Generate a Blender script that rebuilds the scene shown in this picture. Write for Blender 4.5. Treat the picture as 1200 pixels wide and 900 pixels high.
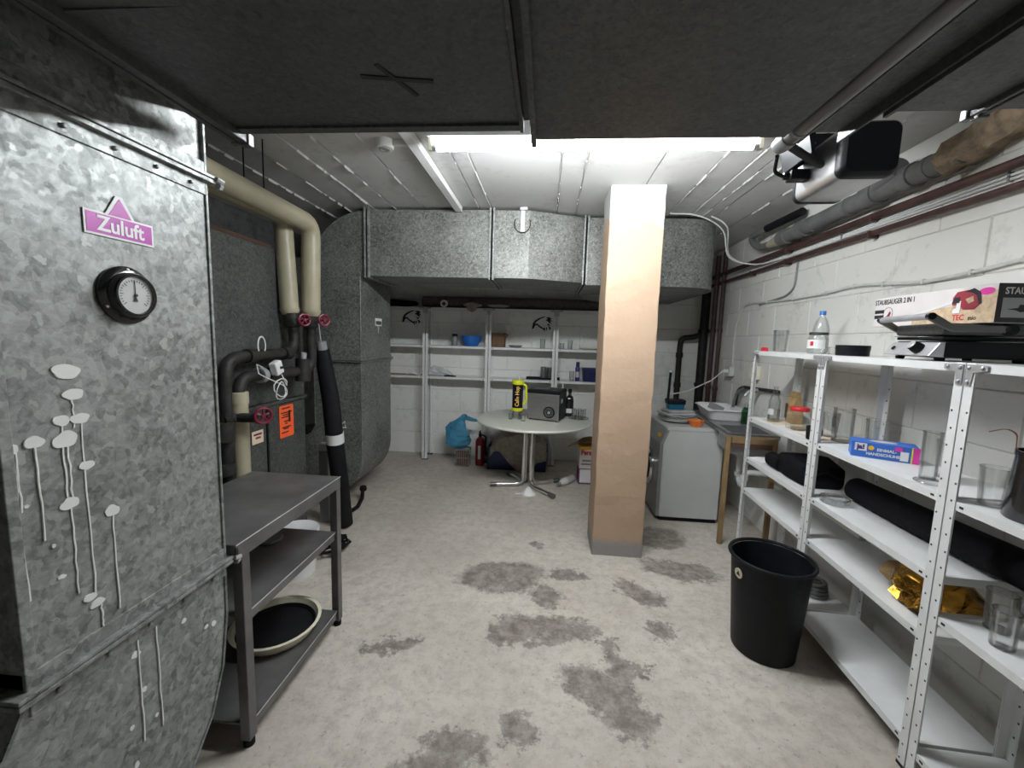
import bpy, math, random
from mathutils import Vector, Matrix
random.seed(7)
for o in list(bpy.data.objects): bpy.data.objects.remove(o)
SC = bpy.context.scene
COL = SC.collection
PI = math.pi

# ---------------------------------------------------------------- camera, world, exposure
F_PX, EYE = 480.0, 1.6
yaw, pitch, roll = [math.radians(a) for a in (4.75, -6.43, 1.72)]
fw = Vector((-math.sin(yaw)*math.cos(pitch), math.cos(yaw)*math.cos(pitch), math.sin(pitch)))
rt = Vector((math.cos(yaw), math.sin(yaw), 0)); up = rt.cross(fw)
r2 = math.cos(roll)*rt + math.sin(roll)*up
u2 = -math.sin(roll)*rt + math.cos(roll)*up
cd = bpy.data.cameras.new('camera'); cam = bpy.data.objects.new('camera', cd); COL.objects.link(cam)
cd.sensor_fit = 'HORIZONTAL'; cd.sensor_width = 36.0; cd.lens = F_PX/1200*36.0; cd.clip_start = 0.02
cam.matrix_world = Matrix(((r2.x, u2.x, -fw.x, 0), (r2.y, u2.y, -fw.y, 0), (r2.z, u2.z, -fw.z, EYE), (0, 0, 0, 1)))
SC.camera = cam
W = bpy.data.worlds.new('world'); SC.world = W; W.use_nodes = True
W.node_tree.nodes['Background'].inputs[0].default_value = (.8, .9, 1, 1)
W.node_tree.nodes['Background'].inputs[1].default_value = 0.02
SC.view_settings.view_transform = 'Standard'; SC.view_settings.look = 'None'
SC.view_settings.gamma = 1.0; SC.view_settings.use_curve_mapping = False
SC.view_settings.exposure = 0.6
TUBE_STRENGTH = 215.0        # the fluorescent tube, the only lamp (built with its fitting below)

# ---------------------------------------------------------------- node helpers
MATS = {}
def newmat(name):
    m = bpy.data.materials.new(name); m.use_nodes = True
    nt = m.node_tree; b = nt.nodes['Principled BSDF']; MATS[name] = m
    return m, nt, b
def nd(nt, t, **k):
    n = nt.nodes.new(t)
    for a, v in k.items():
        if a in n.inputs.keys(): n.inputs[a].default_value = v
        else: setattr(n, a, v)
    return n
def ramp(nt, src, stops):
    r = nt.nodes.new('ShaderNodeValToRGB'); e = r.color_ramp.elements
    while len(e) < len(stops): e.new(.5)
    for i, (p, c) in enumerate(stops):
        e[i].position = p; e[i].color = (*c, 1) if len(c) == 3 else c
    nt.links.new(src, r.inputs[0]); return r
def mix(nt, fac, a, b, mode='MIX'):
    n = nt.nodes.new('ShaderNodeMix'); n.data_type = 'RGBA'; n.blend_type = mode
    for s, v in ((n.inputs[0], fac), (n.inputs[6], a), (n.inputs[7], b)):
        if isinstance(v, (int, float)): s.default_value = v
        elif isinstance(v, tuple): s.default_value = (*v, 1)
        else: nt.links.new(v, s)
    return n.outputs[2]
def math_(nt, op, a, b=None, c=None, clamp=False):
    n = nt.nodes.new('ShaderNodeMath'); n.operation = op; n.use_clamp = clamp
    for i, v in enumerate((a, b, c)):
        if v is None: continue
        if isinstance(v, (int, float)): n.inputs[i].default_value = v
        else: nt.links.new(v, n.inputs[i])
    return n.outputs[0]
def coords(nt, scale=(1, 1, 1), rot=(0, 0, 0), kind='Object'):
    tc = nt.nodes.new('ShaderNodeTexCoord'); mp = nt.nodes.new('ShaderNodeMapping')
    mp.inputs['Scale'].default_value = scale; mp.inputs['Rotation'].default_value = rot
    nt.links.new(tc.outputs[kind], mp.inputs[0]); return mp.outputs[0]
def noise(nt, vec, scale, detail=4, rough=.55, dist=0):
    n = nd(nt, 'ShaderNodeTexNoise', Scale=scale, Detail=detail, Roughness=rough, Distortion=dist)
    nt.links.new(vec, n.inputs['Vector']); return n.outputs[0]
def bump(nt, b, h, strength=.3, dist=.01):
    n = nd(nt, 'ShaderNodeBump', Strength=strength, Distance=dist)
    nt.links.new(h, n.inputs['Height']); nt.links.new(n.outputs[0], b.inputs['Normal'])
def plain(name, col, rough=.5, metal=0, var=.12, scale=12, bmp=0, coat=0, spec=None):
    m, nt, b = newmat(name)
    v = coords(nt); n = noise(nt, v, scale)
    lo = tuple(max(0, c*(1-var)) for c in col); hi = tuple(min(1, c*(1+var)) for c in col)
    nt.links.new(ramp(nt, n, [(.3, lo), (.7, hi)]).outputs[0], b.inputs['Base Color'])
    b.inputs['Roughness'].default_value = rough; b.inputs['Metallic'].default_value = metal
    b.inputs['Coat Weight'].default_value = coat
    if spec is not None: b.inputs['Specular IOR Level'].default_value = spec
    if bmp: bump(nt, b, noise(nt, v, scale*4), bmp, .004)
    return m
def galv(name, lo, hi, metal=.3, scale=45, rough=.45):
    m, nt, b = newmat(name)
    v = coords(nt)
    wob = nd(nt, 'ShaderNodeTexNoise', Scale=scale*.9, Detail=4.0); nt.links.new(v, wob.inputs['Vector'])
    wv = nt.nodes.new('ShaderNodeVectorMath'); wv.operation = 'MULTIPLY_ADD'; nt.links.new(wob.outputs['Color'], wv.inputs[0]); wv.inputs[1].default_value = (.035,)*3; nt.links.new(v, wv.inputs[2])
    vo = nd(nt, 'ShaderNodeTexVoronoi', Scale=scale*1.2); nt.links.new(wv.outputs[0], vo.inputs['Vector'])
    sp = nt.nodes.new('ShaderNodeSeparateColor'); nt.links.new(vo.outputs['Color'], sp.inputs[0])
    n1 = noise(nt, v, scale*.7, 6, .65, 1.2); n2 = noise(nt, v, 3.5, 4)
    f = math_(nt, 'ADD', math_(nt, 'MULTIPLY', sp.outputs[0], .2), math_(nt, 'MULTIPLY', n1, .8))
    f = math_(nt, 'ADD', f, math_(nt, 'MULTIPLY', math_(nt, 'SUBTRACT', n2, .5), .45))
    f = math_(nt, 'ADD', f, math_(nt, 'MULTIPLY', ramp(nt, sp.outputs[2], [(.8, (0, 0, 0)), (.86, (1, 1, 1))]).outputs[0], .13))
    mid = tuple((a+c)/2 for a, c in zip(lo, hi))
    nt.links.new(ramp(nt, f, [(.3, lo), (.5, mid), (.72, hi)]).outputs[0], b.inputs['Base Color'])
    nt.links.new(ramp(nt, sp.outputs[1], [(0, (rough-.03,)*3), (1, (rough+.12,)*3)]).outputs[0], b.inputs['Roughness'])
    b.inputs['Metallic'].default_value = metal
    bump(nt, b, n2, .08, .01)
    return m
def emis(name, col, s):
    m, nt, b = newmat(name)
    b.inputs['Base Color'].default_value = (.9, .9, .9, 1)
    b.inputs['Emission Color'].default_value = (*col, 1); b.inputs['Emission Strength'].default_value = s
    return m
def thin_glass(name, tint=(.93, .96, .95), base=.06):
    m = bpy.data.materials.new(name); m.use_nodes = True; MATS[name] = m; nt = m.node_tree
    for n in list(nt.nodes): nt.nodes.remove(n)
    out = nt.nodes.new('ShaderNodeOutputMaterial'); tr = nt.nodes.new('ShaderNodeBsdfTransparent')
    gl = nt.nodes.new('ShaderNodeBsdfGlossy'); gl.inputs['Roughness'].default_value = .04
    tr.inputs[0].default_value = (*tint, 1)
    fr = nd(nt, 'ShaderNodeFresnel', IOR=1.5); ms = nt.nodes.new('ShaderNodeMixShader')
    nz = noise(nt, coords(nt), 30)
    f = math_(nt, 'ADD', math_(nt, 'MULTIPLY', fr.outputs[0], .5), math_(nt, 'MULTIPLY', nz, base), clamp=True)
    nt.links.new(f, ms.inputs[0]); nt.links.new(tr.outputs[0], ms.inputs[1]); nt.links.new(gl.outputs[0], ms.inputs[2])
    nt.links.new(ms.outputs[0], out.inputs[0]); return m

# ---------------------------------------------------------------- mesh helpers
class MB:
    def __init__(s): s.v = []; s.f = []; s.M = None
    def _add(s, vs, fs):
        o = len(s.v)
        s.v += [tuple(s.M @ Vector(p)) if s.M else tuple(p) for p in vs]
        s.f += [tuple(i+o for i in f) for f in fs]; return s
    def box(s, x0, x1, y0, y1, z0, z1):
        return s._add([(x, y, z) for z in (z0, z1) for y in (y0, y1) for x in (x0, x1)],
                      [(0, 2, 3, 1), (4, 5, 7, 6), (0, 1, 5, 4), (2, 6, 7, 3), (0, 4, 6, 2), (1, 3, 7, 5)])
    def prism(s, poly, axis, a, b):
        n = len(poly)
        def P(p, t): return {'x': (t, p[0], p[1]), 'y': (p[0], t, p[1]), 'z': (p[0], p[1], t)}[axis]
        return s._add([P(p, a) for p in poly]+[P(p, b) for p in poly],
                      [tuple(range(n))[::-1], tuple(range(n, 2*n))]+[(i, (i+1) % n, n+(i+1) % n, n+i) for i in range(n)])
    def tube(s, path, r, n=10, cap=True, squash=None):
        pts = [Vector(p) for p in path]; rs = r if isinstance(r, (list, tuple)) else [r]*len(pts)
        vs = []; up0 = None
        for i, p in enumerate(pts):
            t = (pts[min(i+1, len(pts)-1)]-pts[max(i-1, 0)]).normalized()
            if up0 is None:
                up0 = Vector((0, 0, 1)) if abs(t.z) < .9 else Vector((0, 1, 0))
            side = t.cross(up0).normalized(); u = side.cross(t).normalized(); up0 = u
            for k in range(n):
                a = 2*PI*k/n
                vs.append(p+side*math.cos(a)*rs[i]+u*math.sin(a)*rs[i]*(squash or 1))
        m = len(pts)
        fs = [(i*n+k, i*n+(k+1) % n, (i+1)*n+(k+1) % n, (i+1)*n+k) for i in range(m-1) for k in range(n)]
        if cap: fs += [tuple(range(n))[::-1], tuple(range((m-1)*n, m*n))]
        return s._add(vs, fs)
    def lathe(s, prof, n=20, c=(0, 0, 0), axis='z', cap=True, a0=0, a1=2*PI):
        full = abs(a1-a0-2*PI) < 1e-6; vs = []; m = n if full else n+1
        for r, h in prof:
            for k in range(m):
                a = a0+(a1-a0)*k/n; x, y = r*math.cos(a), r*math.sin(a)
                p = {'z': (x, y, h), 'x': (h, x, y), 'y': (x, h, y), '-y': (x, h, -y)}[axis]
                vs.append((p[0]+c[0], p[1]+c[1], p[2]+c[2]))
        fs = [(i*m+k, i*m+(k+1) % m, (i+1)*m+(k+1) % m, (i+1)*m+k) for i in range(len(prof)-1) for k in range(m if full else m-1)]
        if cap and full: fs += [tuple(range(m))[::-1], tuple(range((len(prof)-1)*m, len(prof)*m))]
        return s._add(vs, fs)
    def build(s, name, mat, parent=None, smooth=False, bevel=0, seg=2):
        me = bpy.data.meshes.new(name); me.from_pydata(s.v, [], s.f); me.validate(); me.update()
        import bmesh
        b = bmesh.new(); b.from_mesh(me); bmesh.ops.recalc_face_normals(b, faces=b.faces); b.to_mesh(me); b.free()
        me.materials.append(MATS[mat] if isinstance(mat, str) else mat)
        if smooth:
            me.polygons.foreach_set('use_smooth', [True]*len(me.polygons)); me.set_sharp_from_angle(angle=math.radians(40))
        o = bpy.data.objects.new(name, me); COL.objects.link(o)
        if parent: o.parent = parent
        if bevel:
            md = o.modifiers.new('bevel', 'BEVEL'); md.width = bevel; md.segments = seg; md.limit_method = 'ANGLE'
        return o
    def pieces(s, name, mat, parent=None, smooth=False, **k):     # every loose piece becomes a part of its own
        par = list(range(len(s.v)))
        def find(a):
            while par[a] != a: par[a] = par[par[a]]; a = par[a]
            return a
        for f in s.f:
            for i in f[1:]: par[find(i)] = find(f[0])
        isl = {}
        for f in s.f: isl.setdefault(find(f[0]), []).append(f)
        out = []
        for fs in isl.values():
            ids = sorted({i for f in fs for i in f}); mp = {a: c for c, a in enumerate(ids)}
            q = MB(); q.v = [s.v[i] for i in ids]; q.f = [tuple(mp[i] for i in f) for f in fs]; out.append(q.build(name, mat, parent, smooth, **k))
        return out
def fillet(path, rad, seg=6):
    P = [Vector(p) for p in path]; out = [P[0]]
    for i in range(1, len(P)-1):
        a, b, c = P[i-1], P[i], P[i+1]; d1 = (a-b); d2 = (c-b)
        r = min(rad, d1.length*.49, d2.length*.49); p1 = b+d1.normalized()*r; p2 = b+d2.normalized()*r
        for k in range(seg+1):
            t = k/seg; out.append(p1*(1-t)**2+b*2*t*(1-t)+p2*t*t)
    return out+[P[-1]]
def flow(path, n=6):            # smooth curve through the points
    P = [Vector(p) for p in path]; out = []
    for i in range(len(P)-1):
        a, b, c, d = P[max(i-1, 0)], P[i], P[i+1], P[min(i+2, len(P)-1)]
        for k in range(n):
            t = k/n; out.append(.5*((2*b)+(c-a)*t+(2*a-5*b+4*c-d)*t*t+(3*b-a-3*c+d)*t**3))
    return out+[P[-1]]
def tag(o, label=None, cat=None, group=None, kind=None):
    if label: o['label'] = label
    if cat: o['category'] = cat
    if group: o['group'] = group
    if kind: o['kind'] = kind
    return o
def thing(name, label, cat, loc=(0, 0, 0), rz=0, group=None):
    o = bpy.data.objects.new(name, None); COL.objects.link(o); o.empty_display_size = .05
    o.location = loc; o.rotation_euler = (0, 0, rz); return tag(o, label, cat, group)
def struct(o): o['kind'] = 'structure'; return o
def copy_tree(o, parent=None):
    c = o.copy(); COL.objects.link(c); c.parent = parent
    for ch in list(o.children): copy_tree(ch, c)
    return c
def text(s, size, mat, parent, name, M, bold=.0, sx=1.0, depth=.0004):
    cu = bpy.data.curves.new('t', 'FONT'); cu.body = s; cu.size = size; cu.extrude = depth; cu.offset = bold
    cu.align_x = 'CENTER'; cu.align_y = 'CENTER'; cu.resolution_u = 3
    t = bpy.data.objects.new('t', cu); COL.objects.link(t)
    me = bpy.data.meshes.new_from_object(t.evaluated_get(bpy.context.evaluated_depsgraph_get()))
    bpy.data.objects.remove(t); me.transform(M @ Matrix.Diagonal((sx, 1, 1, 1)))
    me.materials.clear(); me.materials.append(MATS[mat]); me.name = name
    o = bpy.data.objects.new(name, me); COL.objects.link(o); o.parent = parent; return o
def frame(origin, right, upv):     # matrix whose local x,y are right,up on a face
    r = Vector(right).normalized(); u = Vector(upv).normalized(); n = r.cross(u)
    return Matrix(((r.x, u.x, n.x, origin[0]), (r.y, u.y, n.y, origin[1]), (r.z, u.z, n.z, origin[2]), (0, 0, 0, 1)))
def cross_panel(mb, c00, c10, c11, c01, nrm, h=.006):   # cross-broken sheet panel: four facets meeting at a raised centre
    c = [(c00[i]+c10[i]+c11[i]+c01[i])/4+nrm[i]*h for i in range(3)]
    mb._add([c00, c10, c11, c01, c], [(0, 1, 4), (1, 2, 4), (2, 3, 4), (3, 0, 4)])

# ---------------------------------------------------------------- materials
galv('galvanised', (.115, .125, .121), (.35, .365, .355))
galv('galvanised_old', (.062, .065, .06), (.28, .288, .268), scale=75)
galv('galvanised_cabinet', (.035, .038, .037), (.125, .13, .126), scale=75)
galv('galvanised_dark', (.055, .057, .057), (.1, .104, .104), metal=.3, scale=80, rough=.5)
plain('steel', (.42, .42, .43), .35, .85, .15, 9)
plain('steel_dull', (.17, .168, .168), .45, .6, .25, 6)
plain('chrome', (.75, .75, .76), .12, 1, .05)
plain('zinc', (.5, .5, .52), .4, .5)
plain('steel_light', (.6, .6, .61), .3, .4, .06)
plain('shelf_white', (.78, .79, .79), .35, 0, .05, 8)
plain('shelf_grey_white', (.6, .61, .6), .4, 0, .08, 8)
plain('hole', (.02, .02, .02), .8)
plain('black_plastic', (.008, .009, .011), .45, 0, .2, spec=.18)
plain('black_rubber', (.009, .009, .011), .65, 0, .2, spec=.15)
plain('black_cloth', (.008, .008, .01), .9, 0, .3, 40, .3, spec=.08)
plain('black_gloss', (.012, .011, .012), .15, 0, .3, 20)
plain('white_plastic', (.75, .76, .76), .35, 0, .05)
plain('spatter_white', (.72, .72, .71), .5, 0, .05)
plain('white_enamel', (.6, .62, .61), .3, 0, .04, 5)
plain('grey_plastic', (.25, .26, .26), .4, 0, .1)
plain('grey_drain', (.13, .13, .13), .5, 0, .25, 10)
plain('cream_pipe', (.4, .365, .26), .4, 0, .1, 7)
plain('cream_plastic', (.78, .74, .58), .4, 0, .06)
plain('pipe_black', (.022, .02, .02), .55, .0, .5, 14, .2, spec=.3)
plain('pipe_brown', (.07, .035, .03), .5, .1, .4, 14)
plain('red_wheel', (.17, .008, .03), .4, 0, .25, 30)
plain('red', (.6, .02, .03), .35)
plain('red_ext', (.22, .008, .02), .3, 0, .2)
plain('magenta', (.42, .035, .36), .4, 0, .05)
plain('pink', (.8, .05, .4), .4)
plain('orange_paper', (.95, .13, .03), .6, 0, .05)
plain('cream_paper', (.72, .6, .45), .7, 0, .06)
plain('white_paper', (.82, .82, .82), .6, 0, .04)
plain('ink', (.015, .015, .02), .6)
plain('blue_plastic', (.02, .14, .5), .35, 0, .1)
plain('navy_plastic', (.012, .018, .1), .4, 0, .2)
plain('teal_plastic', (.01, .13, .22), .4)
plain('orange_plastic', (.75, .2, .03), .4, 0, .05)
plain('yellow', (.75, .78, .02), .4, 0, .05)
plain('amber', (.9, .5, .02), .4)
plain('gold_text', (.85, .5, .15), .5)
plain('blue_carton', (.04, .16, .6), .45, 0, .06)
plain('purple', (.06, .03, .2), .35, 0, .15)
plain('brown_carton', (.16, .09, .05), .8, 0, .2)
plain('kraft', (.36, .24, .11), .7, 0, .15, 25, .2)
plain('wood', (.27, .18, .085), .7, 0, .3, 6)
plain('wood_dark', (.1, .05, .035), .7, 0, .3, 6)
plain('blanket', (.36, .33, .29), .95, 0, .25, 30, .4)
plain('carpet_roll', (.13, .115, .105), .95, 0, .3, 40, .4)
plain('blue_bag', (.06, .25, .4), .35, 0, .2, 10)
plain('clear_bag', (.65, .67, .68), .25, 0, .15, 12)
plain('table_white', (.72, .72, .64), .35, 0, .04)
plain('dial_white', (.85, .86, .85), .4, 0, .02)
plain('box_white', (.78, .74, .73), .5, 0, .04)
plain('box_sand', (.6, .45, .3), .6, 0, .3, 40)
plain('box_black', (.025, .025, .028), .45, 0, .2)
plain('box_grey', (.45, .45, .46), .5)
plain('vac_red', (.3, .03, .05), .4, 0, .2)
plain('lilac', (.2, .05, .2), .5)
plain('sticker_cream', (.6, .55, .38), .6)
plain('copper', (.4, .16, .1), .35, .7)
plain('foam', (.25, .19, .13), .95, 0, .5, 20, .9)
plain('socket_white', (.6, .6, .57), .5)
thin_glass('glass', (.985, .99, .988), .08)
thin_glass('glass_bottle', (.955, .97, .968), .1)
thin_glass('glass_green', (.25, .5, .3), .05)
m, nt, b = newmat('gold_foil')
v = coords(nt); n = noise(nt, v, 14, 3)
nt.links.new(ramp(nt, n, [(.35, (.12, .055, .01)), (.65, (.75, .4, .06))]).outputs[0], b.inputs['Base Color'])
b.inputs['Metallic'].default_value = .95; b.inputs['Roughness'].default_value = .22; bump(nt, b, noise(nt, v, 35), .5, .01)
m, nt, b = newmat('steel_brushed')
v = coords(nt, (3, 3, 160)); n = noise(nt, v, 2, 3)
nt.links.new(ramp(nt, n, [(.3, (.28, .275, .265)), (.7, (.45, .44, .43))]).outputs[0], b.inputs['Base Color'])
b.inputs['Metallic'].default_value = .8; b.inputs['Roughness'].default_value = .36
# painted masonry
def paint_wall(name, base, dirt, amount):
    m, nt, b = newmat(name); v = coords(nt, kind='Object')
    g = nt.nodes.new('ShaderNodeNewGeometry'); 
    n1 = noise(nt, g.outputs['Position'], 2.2, 6, .65); n2 = noise(nt, g.outputs['Position'], 14, 5, .7)
    f = math_(nt, 'MULTIPLY', n1, n2)
    c = ramp(nt, f, [(.14, dirt), (.14+amount, base)])
    nt.links.new(c.outputs[0], b.inputs['Base Color']); b.inputs['Roughness'].default_value = .75
    h = math_(nt, 'ADD', noise(nt, g.outputs['Position'], 9, 5), math_(nt, 'MULTIPLY', noise(nt, g.outputs['Position'], 70, 3), .35))
    bump(nt, b, h, .25, .006); return m
paint_wall('wall_paint', (.76, .75, .71), (.63, .62, .58), .06)
paint_wall('wall_paint_back', (.86, .86, .83), (.74, .74, .72), .07)
paint_wall('mortar', (.74, .73, .69), (.58, .57, .54), .08)
paint_wall('ceiling_paint', (.56, .56, .55), (.47, .47, .46), .08)
paint_wall('left_wall_shade', (.12, .12, .12), (.05, .05, .05), .15)  # left wall: shade of the dark recess put into its colour
# stained concrete floor
m, nt, b = newmat('floor_concrete'); g = nt.nodes.new('ShaderNodeNewGeometry'); pos = g.outputs['Position']
n1 = noise(nt, pos, 1.6, 8, .65); n2 = noise(nt, pos, 14, 10, .75); n3 = noise(nt, pos, 70, 5, .75)
base = mix(nt, ramp(nt, n1, [(.35, (0, 0, 0)), (.62, (1, 1, 1))]).outputs[0], (.47, .427, .37), (.69, .64, .57))
base = mix(nt, math_(nt, 'MULTIPLY', ramp(nt, n2, [(.36, (1, 1, 1)), (.55, (0, 0, 0))]).outputs[0], .55), base, (.34, .3, .25))
base = mix(nt, math_(nt, 'MULTIPLY', ramp(nt, n3, [(.6, (0, 0, 0)), (.75, (1, 1, 1))]).outputs[0], .5), base, (.66, .65, .61))
stains = [(.0, 2.12, .24, .12, 0), (.2, 2.13, .14, .08, 0), (-.15, 2.09, .1, .12, 0), (.29, 1.75, .2, .13, -.5), (.4, 1.62, .13, .12, -.6), (.39, 2.05, .06, .05, 0),
          (.41, 1.9, .05, .12, .3), (.5, 1.87, .09, .03, .1), (.66, 2.52, .2, .09, -.5), (1.0, 2.83, .28, .13, -.2), (.7, 2.18, .07, .09, 0), (-.74, 1.9, .16, .06, .35),
          (.21, 2.66, .15, .07, .2), (-.03, 3.03, .07, .05, 0), (-.05, 1.52, .09, .09, 0), (-.33, 1.36, .18, .1, .3), (.05, 2.4, .12, .1, -.6), (.95, 3.3, .25, .2, 0), (-.25, 2.6, .3, .2, .2)]
sx = nt.nodes.new('ShaderNodeSeparateXYZ')
off = nd(nt, 'ShaderNodeTexNoise', Scale=6.0, Detail=8.0, Roughness=.72); nt.links.new(pos, off.inputs['Vector'])
sub = nt.nodes.new('ShaderNodeVectorMath'); sub.operation = 'MULTIPLY_ADD'
nt.links.new(off.outputs['Color'], sub.inputs[0]); sub.inputs[1].default_value = (.34, .34, 0); nt.links.new(pos, sub.inputs[2])
off2 = nd(nt, 'ShaderNodeTexNoise', Scale=26.0, Detail=8.0, Roughness=.75); nt.links.new(pos, off2.inputs['Vector'])
sub2 = nt.nodes.new('ShaderNodeVectorMath'); sub2.operation = 'MULTIPLY_ADD'; nt.links.new(off2.outputs['Color'], sub2.inputs[0]); sub2.inputs[1].default_value = (.16, .16, 0); nt.links.new(sub.outputs[0], sub2.inputs[2])
nt.links.new(sub2.outputs[0], sx.inputs[0])
acc = None
for (x, y, rx, ry, a) in stains:
    dx = math_(nt, 'SUBTRACT', sx.outputs[0], x+.25); dy = math_(nt, 'SUBTRACT', sx.outputs[1], y+.25)
    ca, sa = math.cos(a), math.sin(a)
    ux = math_(nt, 'ADD', math_(nt, 'MULTIPLY', dx, ca/rx), math_(nt, 'MULTIPLY', dy, sa/rx))
    uy = math_(nt, 'ADD', math_(nt, 'MULTIPLY', dx, -sa/ry), math_(nt, 'MULTIPLY', dy, ca/ry))
    q = math_(nt, 'ADD', math_(nt, 'MULTIPLY', ux, ux), math_(nt, 'MULTIPLY', uy, uy))
    s = math_(nt, 'SUBTRACT', 1.25, q, clamp=True)
    acc = s if acc is None else math_(nt, 'MAXIMUM', acc, s)
n4 = noise(nt, pos, 3.2, 9, .72)
base = mix(nt, math_(nt, 'MULTIPLY', ramp(nt, n4, [(.48, (0, 0, 0)), (.64, (1, 1, 1))]).outputs[0], .5), base, (.31, .27, .225))
n5 = noise(nt, pos, 38, 6, .8)
base = mix(nt, math_(nt, 'MULTIPLY', ramp(nt, n5, [(.34, (1, 1, 1)), (.44, (0, 0, 0))]).outputs[0], .7), base, (.2, .18, .155))
st = math_(nt, 'MULTIPLY', ramp(nt, acc, [(.1, (0, 0, 0)), (.6, (1, 1, 1))]).outputs[0], ramp(nt, n2, [(.35, (1, 1, 1)), (.7, (.35,)*3)]).outputs[0])
base = mix(nt, math_(nt, 'MULTIPLY', st, .95), base, (.13, .108, .09))
nt.links.new(base, b.inputs['Base Color']); b.inputs['Roughness'].default_value = .7
bump(nt, b, math_(nt, 'ADD', n2, math_(nt, 'MULTIPLY', n3, .4)), .25, .008)
# pillar: peach paint, bare white head, bare grey foot
m, nt, b = newmat('pillar_paint'); g = nt.nodes.new('ShaderNodeNewGeometry'); pos = g.outputs['Position']
sx = nt.nodes.new('ShaderNodeSeparateXYZ'); nt.links.new(pos, sx.inputs[0])
n1 = noise(nt, pos, 6, 4); n2 = noise(nt, pos, 25, 5); n3 = noise(nt, pos, 2, 3)
peach = mix(nt, n3, (.40, .277, .19), (.445, .32, .222))
zz = math_(nt, 'ADD', math_(nt, 'ADD', sx.outputs[2], math_(nt, 'MULTIPLY', n1, .22)), math_(nt, 'MULTIPLY', sx.outputs[0], .28))
c = mix(nt, ramp(nt, math_(nt, 'SUBTRACT', zz, 1.68, clamp=True), [(.985, (0, 0, 0)), (.99, (1, 1, 1))]).outputs[0], peach, (.42, .42, .42))
zb = math_(nt, 'ADD', sx.outputs[2], math_(nt, 'MULTIPLY', n2, .12))
c = mix(nt, ramp(nt, zb, [(.15, (1, 1, 1)), (.2, (0, 0, 0))]).outputs[0], c, (.27, .26, .25))
nt.links.new(c, b.inputs['Base Color']); b.inputs['Roughness'].default_value = .6
bump(nt, b, math_(nt, 'ADD', n1, math_(nt, 'MULTIPLY', n2, .5)), .35, .012)
emis('tube_light', (.94, .98, 1.0), TUBE_STRENGTH)

# ---------------------------------------------------------------- room shell
CEIL = 2.65; YB = 5.35; YF = -1.6; XL = -2.75
def xr(y): return 1.79+.033*y
fl = MB(); fl.box(XL-.1, 2.2, YF-.1, YB+.1, -.1, 0); struct(fl.build('floor', 'floor_concrete'))
ce = MB(); ce.box(XL-.1, 2.2, YF-.1, YB+.1, CEIL+.012, CEIL+.12); ceiling = struct(ce.build('ceiling', 'ceiling_paint'))
# board-marked concrete: the strips between the formwork joints, and the fins of grout along the joints
jx = [XL, -2.3, -1.98, -1.74, -1.5, -1.32, -1.06, -.82, -.6, -.5, .04, .19, .62, .95, 1.14, 1.24, 1.34, 1.6, 1.9, 2.2]
for i in range(len(jx)-1):
    bd = MB(); dz = random.uniform(0, .006)
    bd.box(jx[i]+.004, jx[i+1]-.004, YF, YB, CEIL+dz, CEIL+.02); bd.build('board', 'ceiling_paint', ceiling, bevel=.003, seg=1)
for x in jx[1:-1]:
    fin = MB(); y = 1.2
    while y < 3.75:
        L = random.uniform(.02, .14)
        if random.random() < .62:
            h = random.uniform(.004, .012); w = random.uniform(.002, .005); xo = x+random.uniform(-.003, .003)
            fin.prism([(xo-w, CEIL+.004), (xo, CEIL-h), (xo+w, CEIL+.004)], 'y', y, y+L)
        y += L+random.uniform(0, .05)
    fin.build('grout_fin', 'ceiling_paint', ceiling)
def masonry(parent, origin, ax, length, h0, h1, bl, bh, mat, nrm, gap=.004):
    ax = Vector(ax).normalized(); nrm = Vector(nrm).normalized()
    me = {}
    rows = int(math.ceil((h1-h0)/bh))
    for r_ in range(rows):
        s = -(.5*bl if r_ % 2 else 0)
        while s < length-.02:
            a, c = max(s, 0), min(s+bl, length); z0 = h0+r_*bh; z1 = min(z0+bh, h1); s += bl
            if c-a < .03: continue
            key = (round(c-a, 3), round(z1-z0, 3))
            if key not in me:
                q = MB(); L, Hh = c-a-2*gap, z1-z0-2*gap; bv = .004
                vs = [(0, -.02, 0), (L, -.02, 0), (L, -.02, Hh), (0, -.02, Hh), (0, .004, 0), (L, .004, 0), (L, .004, Hh), (0, .004, Hh),
                      (bv, .01, bv), (L-bv, .01, bv), (L-bv, .01, Hh-bv), (bv, .01, Hh-bv)]
                q._add(vs, [(0, 1, 5, 4), (1, 2, 6, 5), (2, 3, 7, 6), (3, 0, 4, 7), (4, 5, 9, 8), (5, 6, 10, 9), (6, 7, 11, 10), (7, 4, 8, 11), (8, 9, 10, 11)])
                o = q.build('block', mat, parent); me[key] = o.data
            else:
                o = bpy.data.objects.new('block', me[key]); COL.objects.link(o); o.parent = parent
            p = Vector(origin)+ax*(a+gap); up_ = Vector((0, 0, 1))
            M = Matrix(((ax.x, nrm.x, 0, p.x+nrm.x*random.uniform(-.0015, .001)), (ax.y, nrm.y, 0, p.y+nrm.y*random.uniform(-.0015, .001)), (0, 0, 1, z0+gap), (0, 0, 0, 1)))
            o.matrix_local = M
wr = MB(); wr.prism([(xr(YF), YF), (xr(YF)+.25, YF), (xr(YB)+.25, YB+.1), (xr(YB), YB+.1)], 'z', 0, CEIL+.02)
wall_right = struct(wr.build('wall_right', 'mortar'))
masonry(wall_right, (xr(0), 0, 0), (.033, 1, 0), YB, 0, CEIL, .49, .241, 'wall_paint', (-1, .033, 0), .0012)
wb = MB(); wb.box(XL, 2.2, YB, YB+.15, 0, CEIL+.02); wall_back = struct(wb.build('wall_back', 'mortar'))
masonry(wall_back, (xr(YB), YB, 0), (-1, 0, 0), xr(YB)-XL, 0, CEIL, .62, .295, 'wall_paint_back', (0, -1, 0), .002)
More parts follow.
